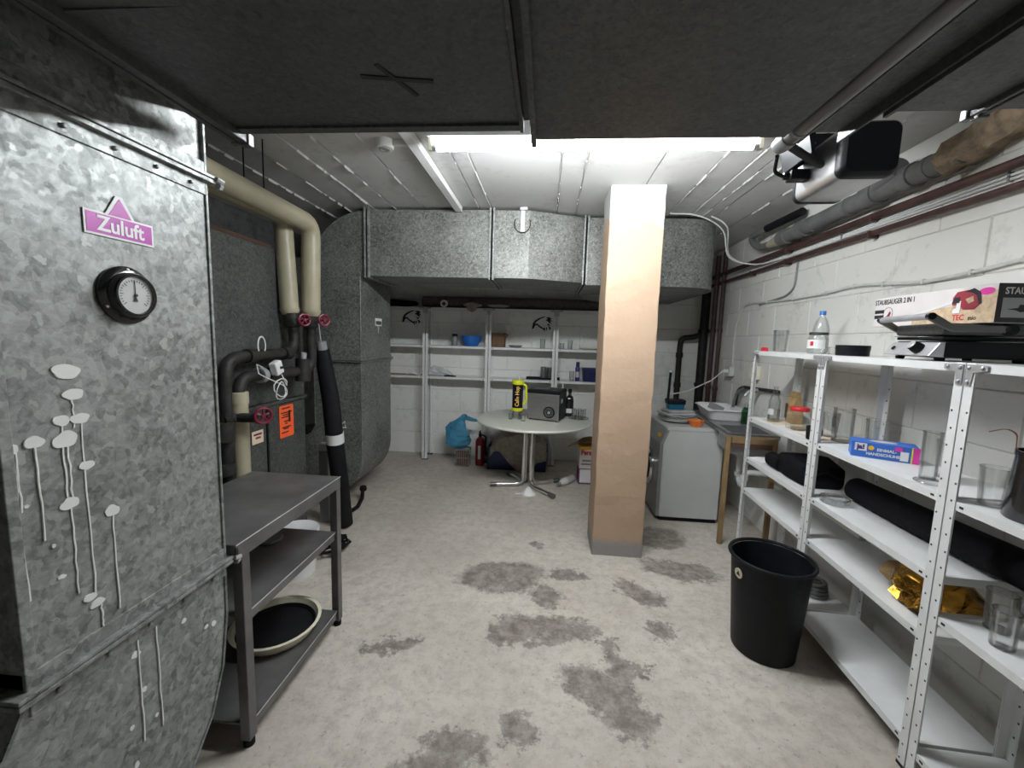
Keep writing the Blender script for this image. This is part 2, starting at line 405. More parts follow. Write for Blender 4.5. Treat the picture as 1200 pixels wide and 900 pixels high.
wl = MB(); wl.box(XL-.15, XL, YF, YB+.1, 0, CEIL+.02); struct(wl.build('wall_left', 'left_wall_shade'))
wf = MB(); wf.box(XL, 2.2, YF-.15, YF, 0, CEIL+.02); struct(wf.build('wall_front', 'wall_paint'))
# pillar with slightly wandering faces and chipped arrises
pl = MB(); nz = 34
px0, px1, py0, py1 = .392, .760, 2.96, 3.30
for k in range(nz+1):
    z = CEIL*k/nz+ (0 if k else 0)
    for (x, y) in ((px0, py0), (px0+.12, py0), (px0+.25, py0), (px1, py0), (px1, py0+.17), (px1, py1), (px0+.2, py1), (px0, py1), (px0, py0+.17)):
        pl.v.append((x+random.uniform(-.003, .003), y+random.uniform(-.003, .003), z+.004*(k == nz)))
for k in range(nz):
    for j in range(9):
        pl.f.append((k*9+j, k*9+(j+1) % 9, (k+1)*9+(j+1) % 9, (k+1)*9+j))
tag(struct(pl.build('pillar', 'pillar_paint', bevel=.006, seg=2)), 'square concrete pillar with peach paint, bare white head and grey foot', 'pillar')

# ================================================================ ductwork
# ---- supply duct with the gauge, coming down and bending towards the viewer's side of the room
D = thing('supply_duct', 'bright galvanised supply duct spattered with white paint, carrying a round gauge', 'air duct', (-1.1, 1.0, 0))
N, Fr = -.28, .268          # near and far edge (local y)
q = MB(); q.box(-.56, -.006, N, Fr, .79, 2.62)
cross_panel(q, (0, N, .83), (0, Fr, .83), (0, Fr, 2.03), (0, N, 2.03), (1, 0, 0), .004)
q.build('shaft', 'galvanised', D)
out = [(Fr, .79), (Fr-.002, .6), (Fr-.03, .42), (Fr-.085, .28), (Fr-.18, .165), (Fr-.29, .09), (Fr-.42, .05), (-.9, .04), (-2.2, .04), (-2.2, .62), (-.6, .62), (-.42, .64), (-.33, .69), (N, .79)]
q = MB(); q.prism(out, 'x', -.56, 0); q.build('elbow', 'galvanised', D, bevel=.004)
q = MB(); q.tube([(.002, y, z) for y, z in out[:8]], .005, 6); q.tube([(.002, y, z) for y, z in out[9:]], .005, 6); q.build('elbow_seam', 'galvanised', D, True)
for z in (.79, 2.07):
    q = MB(); q.box(-.57, .022, N-.03, Fr+.02, z-.011, z+.001); q.box(-.57, .022, N-.03, Fr+.02, z+.004, z+.014)
    q.box(-.56, .005, N, Fr, z-.05, z+.05)
    for y in [N+.05+.11*i for i in range(5)]: q.lathe([(.006, .005), (.006, .011), (.003, .013)], 8, (0, y, z-.03), 'x')
    q.build('flange', 'galvanised', D, bevel=.002)
    q = MB(); q.tube([(.024, Fr+.02, z+.006), (.03, Fr+.04, z)], .009, 8); q.lathe([(.012, -.006), (.012, .006)], 6, (.02, Fr+.035, z-.012), 'y'); q.pieces('flange_bolt', 'zinc', D)
q = MB(); q.box(-.004, .006, Fr-.004, Fr+.006, .8, 2.62); q.box(-.004, .006, N-.004, N+.018, .8, 2.06); q.build('corner_seam', 'galvanised', D, bevel=.002)
# paint splashes and drips thrown on the sheet
q = MB()
def splat(y, z, ry, rz_, x=.0045):
    n = 26; P = []; ph = [random.uniform(0, 6) for _ in range(3)]
    for k in range(n):
        a = 2*PI*k/n; s = 1+.08*math.sin(2*a+ph[0])+.06*math.sin(3*a+ph[1])+.04*math.sin(5*a+ph[2]); P.append((y-1.0+ry*s*math.cos(a), z+rz_*s*math.sin(a)))
    q.prism(P, 'x', x-.005, x)
def drip(y, z0, z1, w=.0016):
    n = 8; yy = [y-1.0+random.uniform(-.002, .002) for _ in range(n+1)]
    L = [(yy[k]-w*random.uniform(.7, 1.2), z0+(z1-z0)*k/n) for k in range(n+1)]; R_ = [(yy[k]+w*random.uniform(.7, 1.2), z0+(z1-z0)*k/n) for k in range(n+1)]
    q.prism(L+R_[::-1], 'x', -.001, .0042)
for s in ((.845, 1.493, .028, .017), (.855, 1.439, .02, .014), (.864, 1.38, .019, .013), (.827, 1.382, .017, .012), (.831, 1.337, .026, .018), (.774, 1.345, .017, .014), (.734, 1.339, .013, .012),
          (.87, 1.264, .016, .011), (.828, 1.185, .019, .014), (.918, 1.129, .018, .014), (.852, .934, .015, .009), (.867, .91, .016, .01), (.80, 1.02, .008, .005), (.75, 1.21, .004, .004), (.79, 1.10, .004, .004)): splat(*s)
for d in ((.852, 1.43, 1.36), (.866, 1.37, .93), (.826, 1.37, 1.2), (.835, 1.33, 1.18), (.776, 1.34, 1.12), (.742, 1.33, 1.2), (.83, 1.18, .96), (.918, 1.12, .86), (.876, .9, .84), (.738, 1.3, 1.0, .0014)): drip(*d)
for s in ((.954, .752, .014, .011), (.95, .70, .013, .01), (.985, .745, .02, .006), (1.1, .69, .009, .007), (1.21, .6, .01, .009), (1.18, .61, .008, .006), (.965, .58, .007, .008), (.925, .50, .006, .007), (.93, .38, .007, .009), (.995, .47, .006, .005)): splat(*s, x=.0018)
for d in ((.955, .74, .43), (1.01, .74, .42)): drip(*d)
q.build('paint_spatter', 'spatter_white', D)
q = MB(); q.box(-.62, .03, -1.9, -.7, .635, .665); q.build('elbow_flange', 'galvanised', D)
# sign
G = thing('supply_air_sign', 'magenta arrow sign lettered in white stuck on the galvanised duct', 'sign', (-1.0968, .993, 1.845))
ol = [(-.086, -.027), (.086, -.027), (.086, .03), (.036, .03), (.008, .08), (-.008, .08), (-.036, .03), (-.086, .03)]
q = MB(); q.prism(ol, 'x', 0, .0015); q.build('sign_plate', 'white_paper', G)
q = MB(); q.prism([(-.081, -.022), (.081, -.022), (.081, .025), (-.081, .025)], 'x', .0015, .0022); q.prism([(-.028, .029), (.028, .029), (.001, .073), (-.001, .073)], 'x', .0015, .0022); q.build('sign_print', 'magenta', G)
text('Zuluft', .05, 'white_paper', G, 'lettering', frame((.0026, 0, .001), (0, 1, 0), (0, 0, 1)), .0012, .95)
# gauge
G = thing('pressure_gauge', 'round black pressure gauge with white dial on the galvanised duct', 'gauge', (-1.0965, .993, 1.68))
q = MB(); q.lathe([(.073, 0), (.073, .006), (.066, .012), (.058, .014), (.056, .03), (.053, .034), (.048, .034), (.047, .028)], 32, axis='x', cap=False); q.build('case', 'black_gloss', G, True)
q = MB(); q.lathe([(.047, .0262), (.0, .0265)], 32, axis='x', cap=False); q.build('dial', 'dial_white', G)
q = MB()
for k in range(25):
    a = math.radians(-130+260*k/24); l = .009 if k % 4 == 0 else .005
    q.M = Matrix.Rotation(-a, 4, 'X'); q.box(.0266, .0272, -.0007, .0007, .039-l, .039); q.M = None
q.build('dial_marks', 'ink', G)
q = MB(); q.box(.0275, .0285, -.0008, .0008, -.01, .036); q.prism([(-.006, -.016), (.006, -.016), (0, 0)], 'x', .0275, .0285); q.lathe([(.004, .0275), (.004, .031)], 10, axis='x'); q.build('needle', 'ink', G)
q = MB()
for a in (90, 210, 330): q.lathe([(.005, .005), (.005, .012), (.002, .014)], 8, (0, .064*math.cos(math.radians(a)), .064*math.sin(math.radians(a))), 'x')
q.pieces('screw', 'zinc', G, True)
q = MB(); q.lathe([(.047, .0335), (.0, .0336)], 32, axis='x', cap=False); q.build('glass_cover', 'glass', G)

# ---- main overhead duct (two sections) above the viewer
D = thing('overhead_duct', 'wide dark galvanised main duct hanging under the ceiling above the gauge duct', 'air duct', (0, 0, 2.2))
q = MB(); q.box(-.97, -.10, -1.5, 1.255, .008, .41); cross_panel(q, (-.97, .25, .008), (-.1, .25, .008), (-.1, 1.255, .008), (-.97, 1.255, .008), (0, 0, -1), .008); q.build('section', 'galvanised_dark', D)
q = MB(); q.box(-.06, .66, -1.5, 1.32, 0, .41); cross_panel(q, (-.06, .1, 0), (.66, .1, 0), (.66, 1.32, 0), (-.06, 1.32, 0), (0, 0, -1), .008); q.build('section', 'galvanised_dark', D)
q = MB(); q.box(-.104, -.092, -1.5, 1.27, -.004, .05); q.box(-.072, -.056, -1.5, 1.33, -.02, .05); q.box(-.1, -.06, -1.5, 1.25, .02, .1); q.pieces('joint_flange', 'galvanised_dark', D, bevel=.002)
q = MB(); q.box(-.985, -.96, -1.5, 1.30, -.018, .02); q.box(-1.015, -.998, -1.5, 1.30, -.014, .02); q.box(-1.1, -.95, -1.5, 1.25, .05, .41); q.pieces('side_flange', 'galvanised_dark', D, bevel=.002)
q = MB(); q.box(-.99, -.955, 1.28, 1.305, -.025, .012); q.box(-1.02, -.995, 1.285, 1.3, -.02, .01); q.pieces('flange_clip', 'steel_dull', D, bevel=.003)
q = MB(); q.box(-.97, -.1, .79, .797, .003, .01); q.box(-.97, -.1, 1.235, 1.265, .0, .03); q.pieces('cross_seam', 'galvanised_dark', D)
q = MB(); q.M = Matrix.Translation((-.38, 1.02, 0)) @ Matrix.Rotation(.15, 4, 'Z'); q.box(-.085, .085, -.007, .007, .0015, .006); q.M = Matrix.Translation((-.385, 1.02, 0)) @ Matrix.Rotation(1.15, 4, 'Z'); q.box(-.06, .075, -.006, .006, .0017, .006); q.build('scuff_cross', 'ink', D)  # dark cross for a scuff mark on the underside
# ---- right hand duct and the steel rail between
D = thing('side_overhead_duct', 'narrower dark overhead duct on the other side of the motor rail', 'air duct', (0, 0, 2.2))
q = MB(); q.box(.84, 1.035, -1.5, 1.19, 0, .4); q.build('section', 'galvanised_dark', D)
q = MB(); q.box(1.075, 1.6, -1.5, 1.185, .0, .4); q.build('section', 'galvanised_dark', D)
q = MB(); q.box(1.035, 1.045, -1.5, 1.195, -.014, .03); q.box(1.062, 1.075, -1.5, 1.195, -.01, .03); q.pieces('joint_flange', 'galvanised_dark', D, bevel=.002)
q = MB(); q.box(1.03, 1.05, 1.195, 1.215, -.018, .01); q.box(1.058, 1.085, 1.195, 1.22, -.014, .0); q.pieces('flange_clip', 'steel_dull', D, bevel=.003)
q = MB(); q.box(.836, .846, -1.5, 1.2, -.01, .02); q.build('edge_flange', 'galvanised_dark', D)
D = thing('ceiling_rail', 'long dark steel rail with a round capped conduit beside the motor', 'rail', (0, 0, 2.2))
q = MB(); q.box(.715, .835, -1.5, 1.36, .03, .04); q.box(.715, .722, -1.5, 1.36, .0, .22); q.box(.828, .835, -1.5, 1.36, .0, .22); q.build('channel', 'galvanised_dark', D, bevel=.002)
q = MB(); q.tube([(.688, -1.5, .012), (.688, 1.36, .012)], .024, 16); q.build('conduit', 'steel_dull', D, True)
q = MB(); q.lathe([(.027, 1.34), (.028, 1.375), (.024, 1.40), (.01, 1.408)], 16, (.688, 0, .012), 'y'); q.lathe([(.026, 1.29), (.026, 1.3)], 16, (.688, 0, .012), 'y'); q.pieces('end_cap', 'grey_plastic', D, True)
q = MB(); q.tube([(.7, 1.37, .0), (.78, 1.45, .01), (.93, 1.6, .035)], .012, 10); q.build('cable_conduit', 'black_rubber', D, True)

# ---- drive motor hanging by the rail
D = thing('drive_motor', 'grey boxed drive motor with a black end cover hanging under the overhead rail', 'motor', (1.09, 1.6, 2.2), -.04)
def rr(w, h, r, n=5):
    P = []
    for cx, cy, a in ((w-r, h-r, 0), (-w+r, h-r, 90), (-w+r, -h+r, 180), (w-r, -h+r, 270)):
        P += [(cx+r*math.cos(math.radians(a+90*k/n)), cy+r*math.sin(math.radians(a+90*k/n))) for k in range(n+1)]
    return P
def loft(mb, rings):
    n = len(rings[0]); vs = [p for r_ in rings for p in r_]
    fs = [(i*n+k, i*n+(k+1) % n, (i+1)*n+(k+1) % n, (i+1)*n+k) for i in range(len(rings)-1) for k in range(n)]
    mb._add(vs, fs+[tuple(range(n))[::-1], tuple(range((len(rings)-1)*n, len(rings)*n))])
def ringy(w, h, r, y, cz=.09): return [(x, y, z+cz) for x, z in rr(w, h, r)]
q = MB(); loft(q, [ringy(.093, .091, .03, .012), ringy(.093, .091, .03, .29), ringy(.09, .088, .03, .30)]); q.build('housing', 'steel', D, True)
q = MB(); loft(q, [ringy(.082, .08, .028, -.012), ringy(.091, .089, .03, 0), ringy(.0945, .0925, .03, .012), ringy(.0945, .0925, .03, .03)]); q.build('end_cover', 'black_plastic', D, True)
q = MB(); loft(q, [ringy(.095, .093, .03, .285), ringy(.095, .093, .03, .302), ringy(.08, .08, .03, .308)]); q.build('back_cover', 'black_plastic', D, True)
q = MB(); q.box(-.16, -.085, .19, .24, .06, .10); q.lathe([(.014, -.18), (.016, -.155)], 12, (0, .215, .08), 'x'); q.build('cable_gland', 'black_plastic', D, bevel=.006)
q = MB(); q.tube(fillet([(-.18, .215, .08), (-.22, .2, .09), (-.25, .12, .12)], .04), .007, 8); q.build('cable', 'black_rubber', D, True)
q = MB(); q.prism([(-.2, .25), (.02, .25), (-.02, .19), (-.14, .10), (-.16, .10)], 'y', .24, .25); q.prism([(-.2, .25), (-.16, .25), (-.155, .1), (-.165, .1)], 'y', .05, .25); q.build('bracket', 'black_plastic', D)
q = MB(); q.lathe([(.008, .23), (.008, .24)], 8, (-.12, 0, .15), 'y'); q.lathe([(.008, .23), (.008, .24)], 8, (-.07, 0, .21), 'y'); q.pieces('bracket_bolt', 'zinc', D)

# ---- riser and the duct running along the back
D = thing('back_duct', 'dark galvanised duct rising from the floor and running along the back under the ceiling', 'air duct', (0, 3.45, 0))
o = []
for k in range(11):
    a = math.radians(90+9*k); o.append((-1.55+.495*math.cos(a), 2.12+.5*math.sin(a)))
o += [(-2.045, .78), (-2.09, .7), (-2.2, .64), (-2.5, .62), (-2.5, .12), (-1.98, .12)]
for k in range(1, 9):
    a = math.radians(-90+90*k/8); o.append((-1.98+.365*math.cos(a), .5+.38*math.sin(a)))
o += [(-1.615, 2.086), (-1.55, 2.086)]
q = MB(); q.prism(o, 'y', 0, .68); q.build('riser', 'galvanised_old', D, bevel=.004)
q = MB(); q.tube([(x, -.001, z) for x, z in o[16:26]], .006, 6); q.tube([(x, -.001, z) for x, z in o[:12]], .004, 6); q.build('riser_seam', 'galvanised_old', D, True)
q = MB(); q.box(-2.06, -1.595, -.025, .70, 1.345, 1.355); q.box(-2.06, -1.595, -.025, .70, 1.36, 1.37); q.box(-2.05, -1.61, -.006, .69, 1.32, 1.395); q.build('riser_flange', 'galvanised_old', D, bevel=.002)
for x, y, w in ((-1.54, 0, .7), (-.48, 0, .7), (.3, .2, .9)):
    for dx, m_ in ((-.021, 'galvanised'), (.009, 'galvanised')):
        q = MB(); q.box(x+dx-.007, x+dx+.007, y-.028, y+w, 2.07, 2.645); q.pieces('joint_flange', m_, D, bevel=.002)
    q = MB(); q.box(x-.012, x+.002, y-.012, y+w-.01, 2.09, 2.63); q.build('joint_gasket', 'black_rubber', D)
q = MB(); q.box(-1.53, -.5, 0, .68, 2.088, 2.63); cross_panel(q, (-1.53, -.0005, 2.09), (-.5, -.0005, 2.09), (-.5, -.0005, 2.628), (-1.53, -.0005, 2.628), (0, -1, 0), .01); q.build('straight_section', 'galvanised_old', D)
q = MB(); q.prism([(-.47, 0), (-.18, 0), (.28, .2), (.28, .88), (-.47, .68)], 'z', 2.088, 2.63); q.build('offset_section', 'galvanised_old', D, bevel=.003)
P = [(.315, .2), (1.1, .2)]+[(1.1+.37*math.sin(math.radians(15*k)), .57-.37*math.cos(math.radians(15*k))) for k in range(1, 7)]+[(1.47, 1.85), (.9, 1.85), (.9, 1.0), (.315, .9)]
q = MB(); q.prism(P, 'z', 2.075, 2.63); q.build('end_bend', 'galvanised_old', D, True)
q = MB(); q.prism([(p[0]+(.006 if p[0] > 1.2 else 0), p[1]-(.008 if p[1] < .6 else 0)) for p in P], 'z', 2.07, 2.083); q.build('bend_seam', 'galvanised_old', D)
q = MB(); q.box(-.255, -.22, -.012, 0, 2.46, 2.648); q.box(-.262, -.2, -.03, 0, 2.625, 2.648); q.build('hanger_strap', 'zinc', D, bevel=.002)
q = MB(); q.tube([(-.24+.065*math.cos(a), -.02, 2.52+.07*math.sin(a)) for a in [math.radians(150+ 12*k) for k in range(21)]], .003, 6); q.build('wire_loop', 'black_rubber', D, True)
q = MB(); q.box(.42, .5, .192, .2, 2.4, 2.6); q.box(.43, .49, .188, .2, 2.3, 2.38); q.pieces('access_plate', 'galvanised', D, bevel=.003)
# small duct marker on the riser
G = thing('duct_marker', 'small white arrow marker on the dark riser duct', 'sign', (-1.612, 3.82, 1.705))
q = MB(); q.prism([(-.075, -.03), (-.018, -.03), (0, -.1), (.018, -.03), (.075, -.03), (.075, .04), (-.075, .04)], 'x', 0, .002); q.build('marker_plate', 'white_paper', G)
q = MB(); q.prism([(-.062, -.02), (.062, -.02), (.062, .015), (-.062, .015)], 'x', .002, .003); q.prism([(-.01, -.03), (.01, -.03), (0, -.085)], 'x', .002, .003); q.build('marker_print', 'steel_dull', G)
G = thing('triangle_marker', 'tiny white outlined triangle low on the dark riser duct', 'sign', (-1.79, 3.445, .76))
q = MB(); q.tube([(-.05, 0, 0), (.03, 0, -.0), (.02, 0, .055), (-.05, 0, 0)], .006, 6); q.build('triangle_outline', 'white_paper', G)

# ---- air handling cabinet on the left
D = thing('air_handling_cabinet', 'tall dark galvanised air handling cabinet with removable panels behind the pipes', 'cabinet', (-1.76, 1.7, 0))
q = MB(); q.box(-.85, -.01, -.1, 1.14, .08, 2.12); q.build('body', 'galvanised_cabinet', D, bevel=.004)
q = MB(); q.box(-.01, .0, -.1, .715, .1, 1.115); q.build('panel', 'galvanised_cabinet', D, bevel=.003)
q = MB(); q.box(-.01, .0, .735, 1.135, .1, 1.115); q.build('panel', 'galvanised_cabinet', D, bevel=.003)
q = MB(); q.box(-.01, .0, -.1, 1.135, 1.145, 2.115); q.build('upper_panel', 'galvanised_cabinet', D, bevel=.003)
q = MB(); q.box(-.008, .004, .718, .732, .1, 1.12); q.build('panel_gap', 'black_rubber', D)
q = MB(); q.box(-.85, .012, -.1, 1.15, 1.12, 1.14); q.build('ledge', 'galvanised_cabinet', D)
q = MB(); q.box(-.8, -.05, -.05, 1.1, 0, .08); q.build('plinth', 'black_rubber', D)
for i, (dx, dz) in enumerate(((-.05, .0), (-.12, .022))):
    q = MB(); q.box(-.05, .05, -.45, .45, 0, .022)
    o_ = q.build('roof_batten', 'wood_dark', None, bevel=.002); o_.location = (-1.78+dx, 2.1, 2.121+dz); tag(o_, ['thin brown batten lying directly on the air handling cabinet', 'thin brown batten on top of another batten above the cabinet'][i], 'batten', 'battens on the cabinet')
G = thing('warning_label', 'bright orange printed label on the cabinet panel', 'label', (-1.757, 2.615, .99))
q = MB(); q.prism([(y, z) for y, z in rr(.075, .11, .012)], 'x', 0, .002); q.build('label_sheet', 'orange_paper', G)
q = MB()
for k, (w, z) in enumerate(((.05, .09), (.06, .06), (.04, .045), (.055, .03), (.03, 0), (.02, -.015), (.05, -.04), (.035, -.05), (.055, -.075))): q.box(.002, .003, -w, w*random.uniform(.3, 1), z-.004, z+.004)
q.box(.002, .003, .02, .04, -.01, .07); q.build('print', 'ink', G)
G = thing('small_label', 'small cream paper label low on the cabinet panel', 'label', (-1.757, 2.33, .945))
q = MB(); q.box(0, .002, -.05, .05, -.04, .04); q.build('label_sheet', 'cream_paper', G)
q = MB(); q.box(.002, .003, -.035, .035, .012, .024); q.box(.002, .003, -.02, .025, -.01, .002); q.build('print', 'red_wheel', G)

# ================================================================ pipes on the left
def wheel(name_parent, c, axis, r=.036):
    a = Vector(axis).normalized(); t = Vector((0, 0, 1)); s = t.cross(a).normalized(); c = Vector(c)
    q = MB(); pts = [c+(s*math.cos(k*PI/9)+t*math.sin(k*PI/9))*r for k in range(19)]; q.tube(pts, r*.2, 8, cap=False)
    for k in range(5):
        d = s*math.cos(k*2*PI/5+.3)+t*math.sin(k*2*PI/5+.3); q.tube([c, c+d*r], r*.12, 6)
    q.tube([c-a*.012, c+a*.012], r*.28, 10)
    q.build('handwheel', 'red_wheel', name_parent, True)
    q = MB(); q.tube([c-a*.075, c], r*.18, 8); q.build('valve_stem', 'zinc', name_parent, True)
T = thing('insulated_pipe', 'cream insulated pipe along the ceiling bending down to the valves', 'pipe')
q = MB(); q.tube(fillet([(-1.57, 1.3, 2.315), (-1.61, 2.72, 2.315), (-1.625, 2.72, 1.73)], .1, 8), .06, 20); q.build('insulation', 'cream_pipe', T, True)
q = MB(); q.lathe([(.046, 1.705), (.056, 1.72), (.063, 1.735), (.063, 1.75)], 18, (-1.625, 2.72, 0)); q.build('collar', 'cream_pipe', T, True)
q = MB(); q.tube([(-1.6, 2.25, 2.37), (-1.6, 2.25, 2.64)], .004, 6); q.tube([(-1.6, 2.1, 2.37), (-1.6, 2.1, 2.64)], .004, 6); q.pieces('hanger_rod', 'black_rubber', T)
T = thing('insulated_branch_pipe', 'cream insulated pipe dropping beside the ceiling pipe bend', 'pipe')
q = MB(); q.tube(fillet([(-1.75, 1.3, 2.34), (-1.73, 2.6, 2.34), (-1.70, 2.6, 1.73)], .1, 8), .056, 20); q.build('insulation', 'cream_pipe', T, True)
q = MB(); q.lathe([(.045, 1.705), (.052, 1.72), (.059, 1.735), (.059, 1.75)], 18, (-1.70, 2.6, 0)); q.build('collar', 'cream_pipe', T, True)
T = thing('heating_pipe', 'black steel heating pipe with red handwheel looping over to the cabinet end', 'pipe')
q = MB(); q.tube(fillet([(-1.69, 2.6, 1.73), (-1.67, 2.6, 1.465), (-1.66, 1.98, 1.45), (-1.66, 1.95, .2)], .11, 7), .032, 14); q.build('pipe_run', 'pipe_black', T, True)
q = MB(); q.tube([(-1.69, 2.6, 1.715), (-1.68, 2.6, 1.63)], .048, 12); q.tube([(-1.66, 2.2, 1.455), (-1.66, 2.14, 1.455)], .039, 12); q.tube([(-1.66, 2.52, 1.457), (-1.66, 2.46, 1.457)], .039, 12); q.tube([(-1.66, 1.95, 1.12), (-1.66, 1.95, 1.02)], .05, 12); q.tube([(-1.66, 1.95, .9), (-1.66, 1.95, .84)], .048, 12); q.pieces('fitting', 'pipe_black', T, True)
wheel(T, (-1.575, 2.56, 1.675), (1, -.55, 0))
T = thing('return_pipe', 'black steel return pipe with red handwheel entering the cream sleeve', 'pipe')
q = MB(); q.tube(fillet([(-1.625, 2.72, 1.73), (-1.63, 2.72, 1.34), (-1.66, 2.55, 1.335), (-1.66, 2.07, 1.345), (-1.66, 2.065, 1.1)], .1, 7), .032, 14); q.build('pipe_run', 'pipe_black', T, True)
q = MB(); q.tube([(-1.625, 2.72, 1.715), (-1.626, 2.72, 1.63)], .044, 12); q.tube([(-1.63, 2.62, 1.42), (-1.635, 2.62, 1.27)], .046, 12); q.tube([(-1.66, 2.38, 1.34), (-1.66, 2.3, 1.34)], .042, 12); q.pieces('fitting', 'pipe_black', T, True)
wheel(T, (-1.5, 2.66, 1.68), (1, -.55, 0))
q = MB(); q.tube([(-1.625, 2.615, 1.42), (-1.62, 2.615, 1.46)], .02, 10); q.build('vent_cap', 'zinc', T, True)
T = thing('sleeve_pipe', 'vertical cream insulated pipe standing behind the steel table', 'pipe', (-1.66, 2.065, 0))
q = MB(); q.lathe([(.046, 0), (.046, 1.2), (.05, 1.2), (.05, 1.262), (.046, 1.266), (.03, 1.262)], 20); q.build('insulation', 'cream_pipe', T, True)
q = MB(); q.tube([(.0, -.03, 1.13), (.11, -.02, 1.13)], .026, 12); q.tube([(.0, -.12, 1.13), (0, .02, 1.13)], .03, 12); q.build('valve_body', 'pipe_black', T, True)
wheel(T, (.14, 0, 1.14), (1, -.6, 0), .042)
T = thing('thermostat', 'small white thermostat with looped cable on the black pipe', 'thermostat', (-1.61, 2.3, 1.36))
q = MB(); q.M = Matrix.Rotation(.35, 4, 'X'); q.box(-.01, .035, -.025, .04, -.02, .06); q.M = None; q.build('housing', 'white_plastic', T, bevel=.008)
q = MB(); q.box(.034, .038, .0, .025, .015, .03); q.build('display', 'ink', T)
q = MB(); q.lathe([(.045, -.07), (.045, -.03)], 16, (-.05, 0, -.02), 'y'); q.build('clamp_ring', 'zinc', T, True)
pts = [(.03, .02, -.02)]+[(.03+.01*math.sin(k*.9), .01+.055*math.cos(k*.55)*(1-.01*k), -.09+.05*math.sin(k*.55)-.0015*k) for k in range(26)]+[(.02, -.12, -.02), (.01, -.15, .0), (0, -.15, .05), (0, -.1, .03)]
q = MB(); q.tube(pts, .0035, 6); q.build('cable', 'white_plastic', T, True)
q = MB(); q.tube([(.02, -.13+.03*math.cos(a), .155+.05*math.sin(a)) for a in [k*PI/10 for k in range(-2, 13)]], .004, 6); q.build('cable_end', 'white_plastic', T, True)
T = thing('insulated_hose', 'thick black foam-covered hose leaning in front of the riser duct', 'hose')
hp = [(-1.67, 2.93, 1.47), (-1.665, 2.95, 1.35), (-1.64, 2.98, 1.1), (-1.645, 3.04, .75), (-1.635, 3.09, .4), (-1.62, 3.13, .02)]
q = MB(); q.tube(hp, [.05, .058, .064, .066, .066, .064], 18); q.build('foam_cover', 'black_rubber', T, True)
q = MB(); q.tube([(-1.641, 3.03, .815), (-1.643, 3.043, .735)], .0685, 18); q.build('tape_band', 'white_plastic', T, True)
q = MB(); q.tube([(-1.672, 2.92, 1.53), (-1.668, 2.935, 1.44)], .036, 14); q.build('cuff', 'grey_plastic', T, True)
q = MB(); q.tube([(-1.62, 2.79, 1.72), (-1.65, 2.86, 1.62), (-1.671, 2.92, 1.5)], .005, 6); q.build('wire', 'zinc', T, True)
T = thing('hose_end', 'short black curved hose end lying on the floor beside the steel table', 'hose', (-1.72, 3.35, 0))
q = MB(); q.tube([(-.05, -.1, .02), (.03, .0, .022), (.05, .12, .025), (.03, .25, .05), (.0, .33, .1)], .018, 10); q.build('tube', 'black_rubber', T, True)
q = MB(); q.lathe([(.012, -.03), (.03, -.02), (.034, .0), (.03, .022), (.01, .03)], 12, (.0, .34, .11)); q.build('nozzle', 'black_rubber', T, True)

# ---- steel work table
T = thing('steel_table', 'stainless steel work table with two undershelves beside the gauge duct', 'table', (-1.07, 1.29, 0))
LY, LX = .74, .5
q = MB(); q.box(-LX, 0, 0, LY, .825, .84); q.box(-.012, 0, 0, LY, .78, .83); q.box(-LX, 0, 0, .012, .775, .83); q.box(-LX, 0, LY-.012, LY, .78, .83); q.build('tabletop', 'steel_dull', T, bevel=.004)
for x, y in ((-.005, .03), (-.005, LY-.035), (-LX+.045, .03), (-LX+.045, LY-.035)):
    q = MB(); q.box(x-.04, x, y, y+.04, .03, .785); lg = q.build('leg', 'steel_dull', T, bevel=.003)
    q = MB(); q.lathe([(.014, .012), (.02, .0), (.02, .02), (.012, .035)], 12, (x-.02, y+.02, 0)); q.build('foot', 'black_rubber', lg, True)
for z in (.55, .10):
    q = MB(); q.box(-LX+.01, -.01, .035, LY-.04, z-.012, z); q.box(-.018, -.008, .06, LY-.06, z-.04, z); q.box(-LX+.01, -LX+.02, .06, LY-.06, z-.04, z); q.build('shelf', 'steel_dull', T, bevel=.003)
for z, a_, b_ in ((.838, .0, LY), (.548, .06, LY-.06), (.098, .06, LY-.06)):
    q = MB(); q.tube([(-.001 if z > .8 else -.009, a_, z), (-.001 if z > .8 else -.009, b_, z)], .0022, 6); q.build('edge_highlight', 'steel_light', T, True)  # pale strips stand in for the highlight along the table's front edges
T = thing('round_tray', 'large round cream tub with a black base on the lower table shelf', 'tub', (-1.295, 1.8, .101))
q = MB(); q.lathe([(.13, 0), (.165, .0), (.18, .025), (.19, .05), (.202, .052), (.204, .058), (.188, .058), (.176, .03), (.165, .012), (0, .012)], 40, cap=False); q.build('rim', 'cream_plastic', T, True)
q = MB(); q.lathe([(0, .014), (.164, .014), (.176, .034), (.172, .036), (.16, .02), (0, .02)], 40, cap=False); q.build('black_lining', 'black_rubber', T, True)
T = thing('grey_disc', 'flat grey round disc on the middle table shelf', 'disc', (-1.36, 1.86, .551))
q = MB(); q.lathe([(.06, 0), (.062, .006), (.055, .01), (.05, .007), (0, .007)], 24); q.build('disc_body', 'grey_plastic', T, True)
T = thing('white_bucket', 'white plastic bucket with lid on the floor behind the steel table', 'bucket', (-1.605, 2.45, 0))
q = MB(); q.lathe([(.11, 0), (.13, .27), (.138, .27), (.138, .285), (.134, .285)], 28); q.build('pail', 'white_plastic', T, True)
q = MB(); q.lathe([(.14, .278), (.142, .3), (.136, .306), (.126, .3), (0, .3)], 28); q.build('lid', 'white_plastic', T, True)
T = thing('cable_heap', 'untidy heap of black cable on the floor by the bucket', 'cable', (-1.55, 2.75, 0))
pts = []
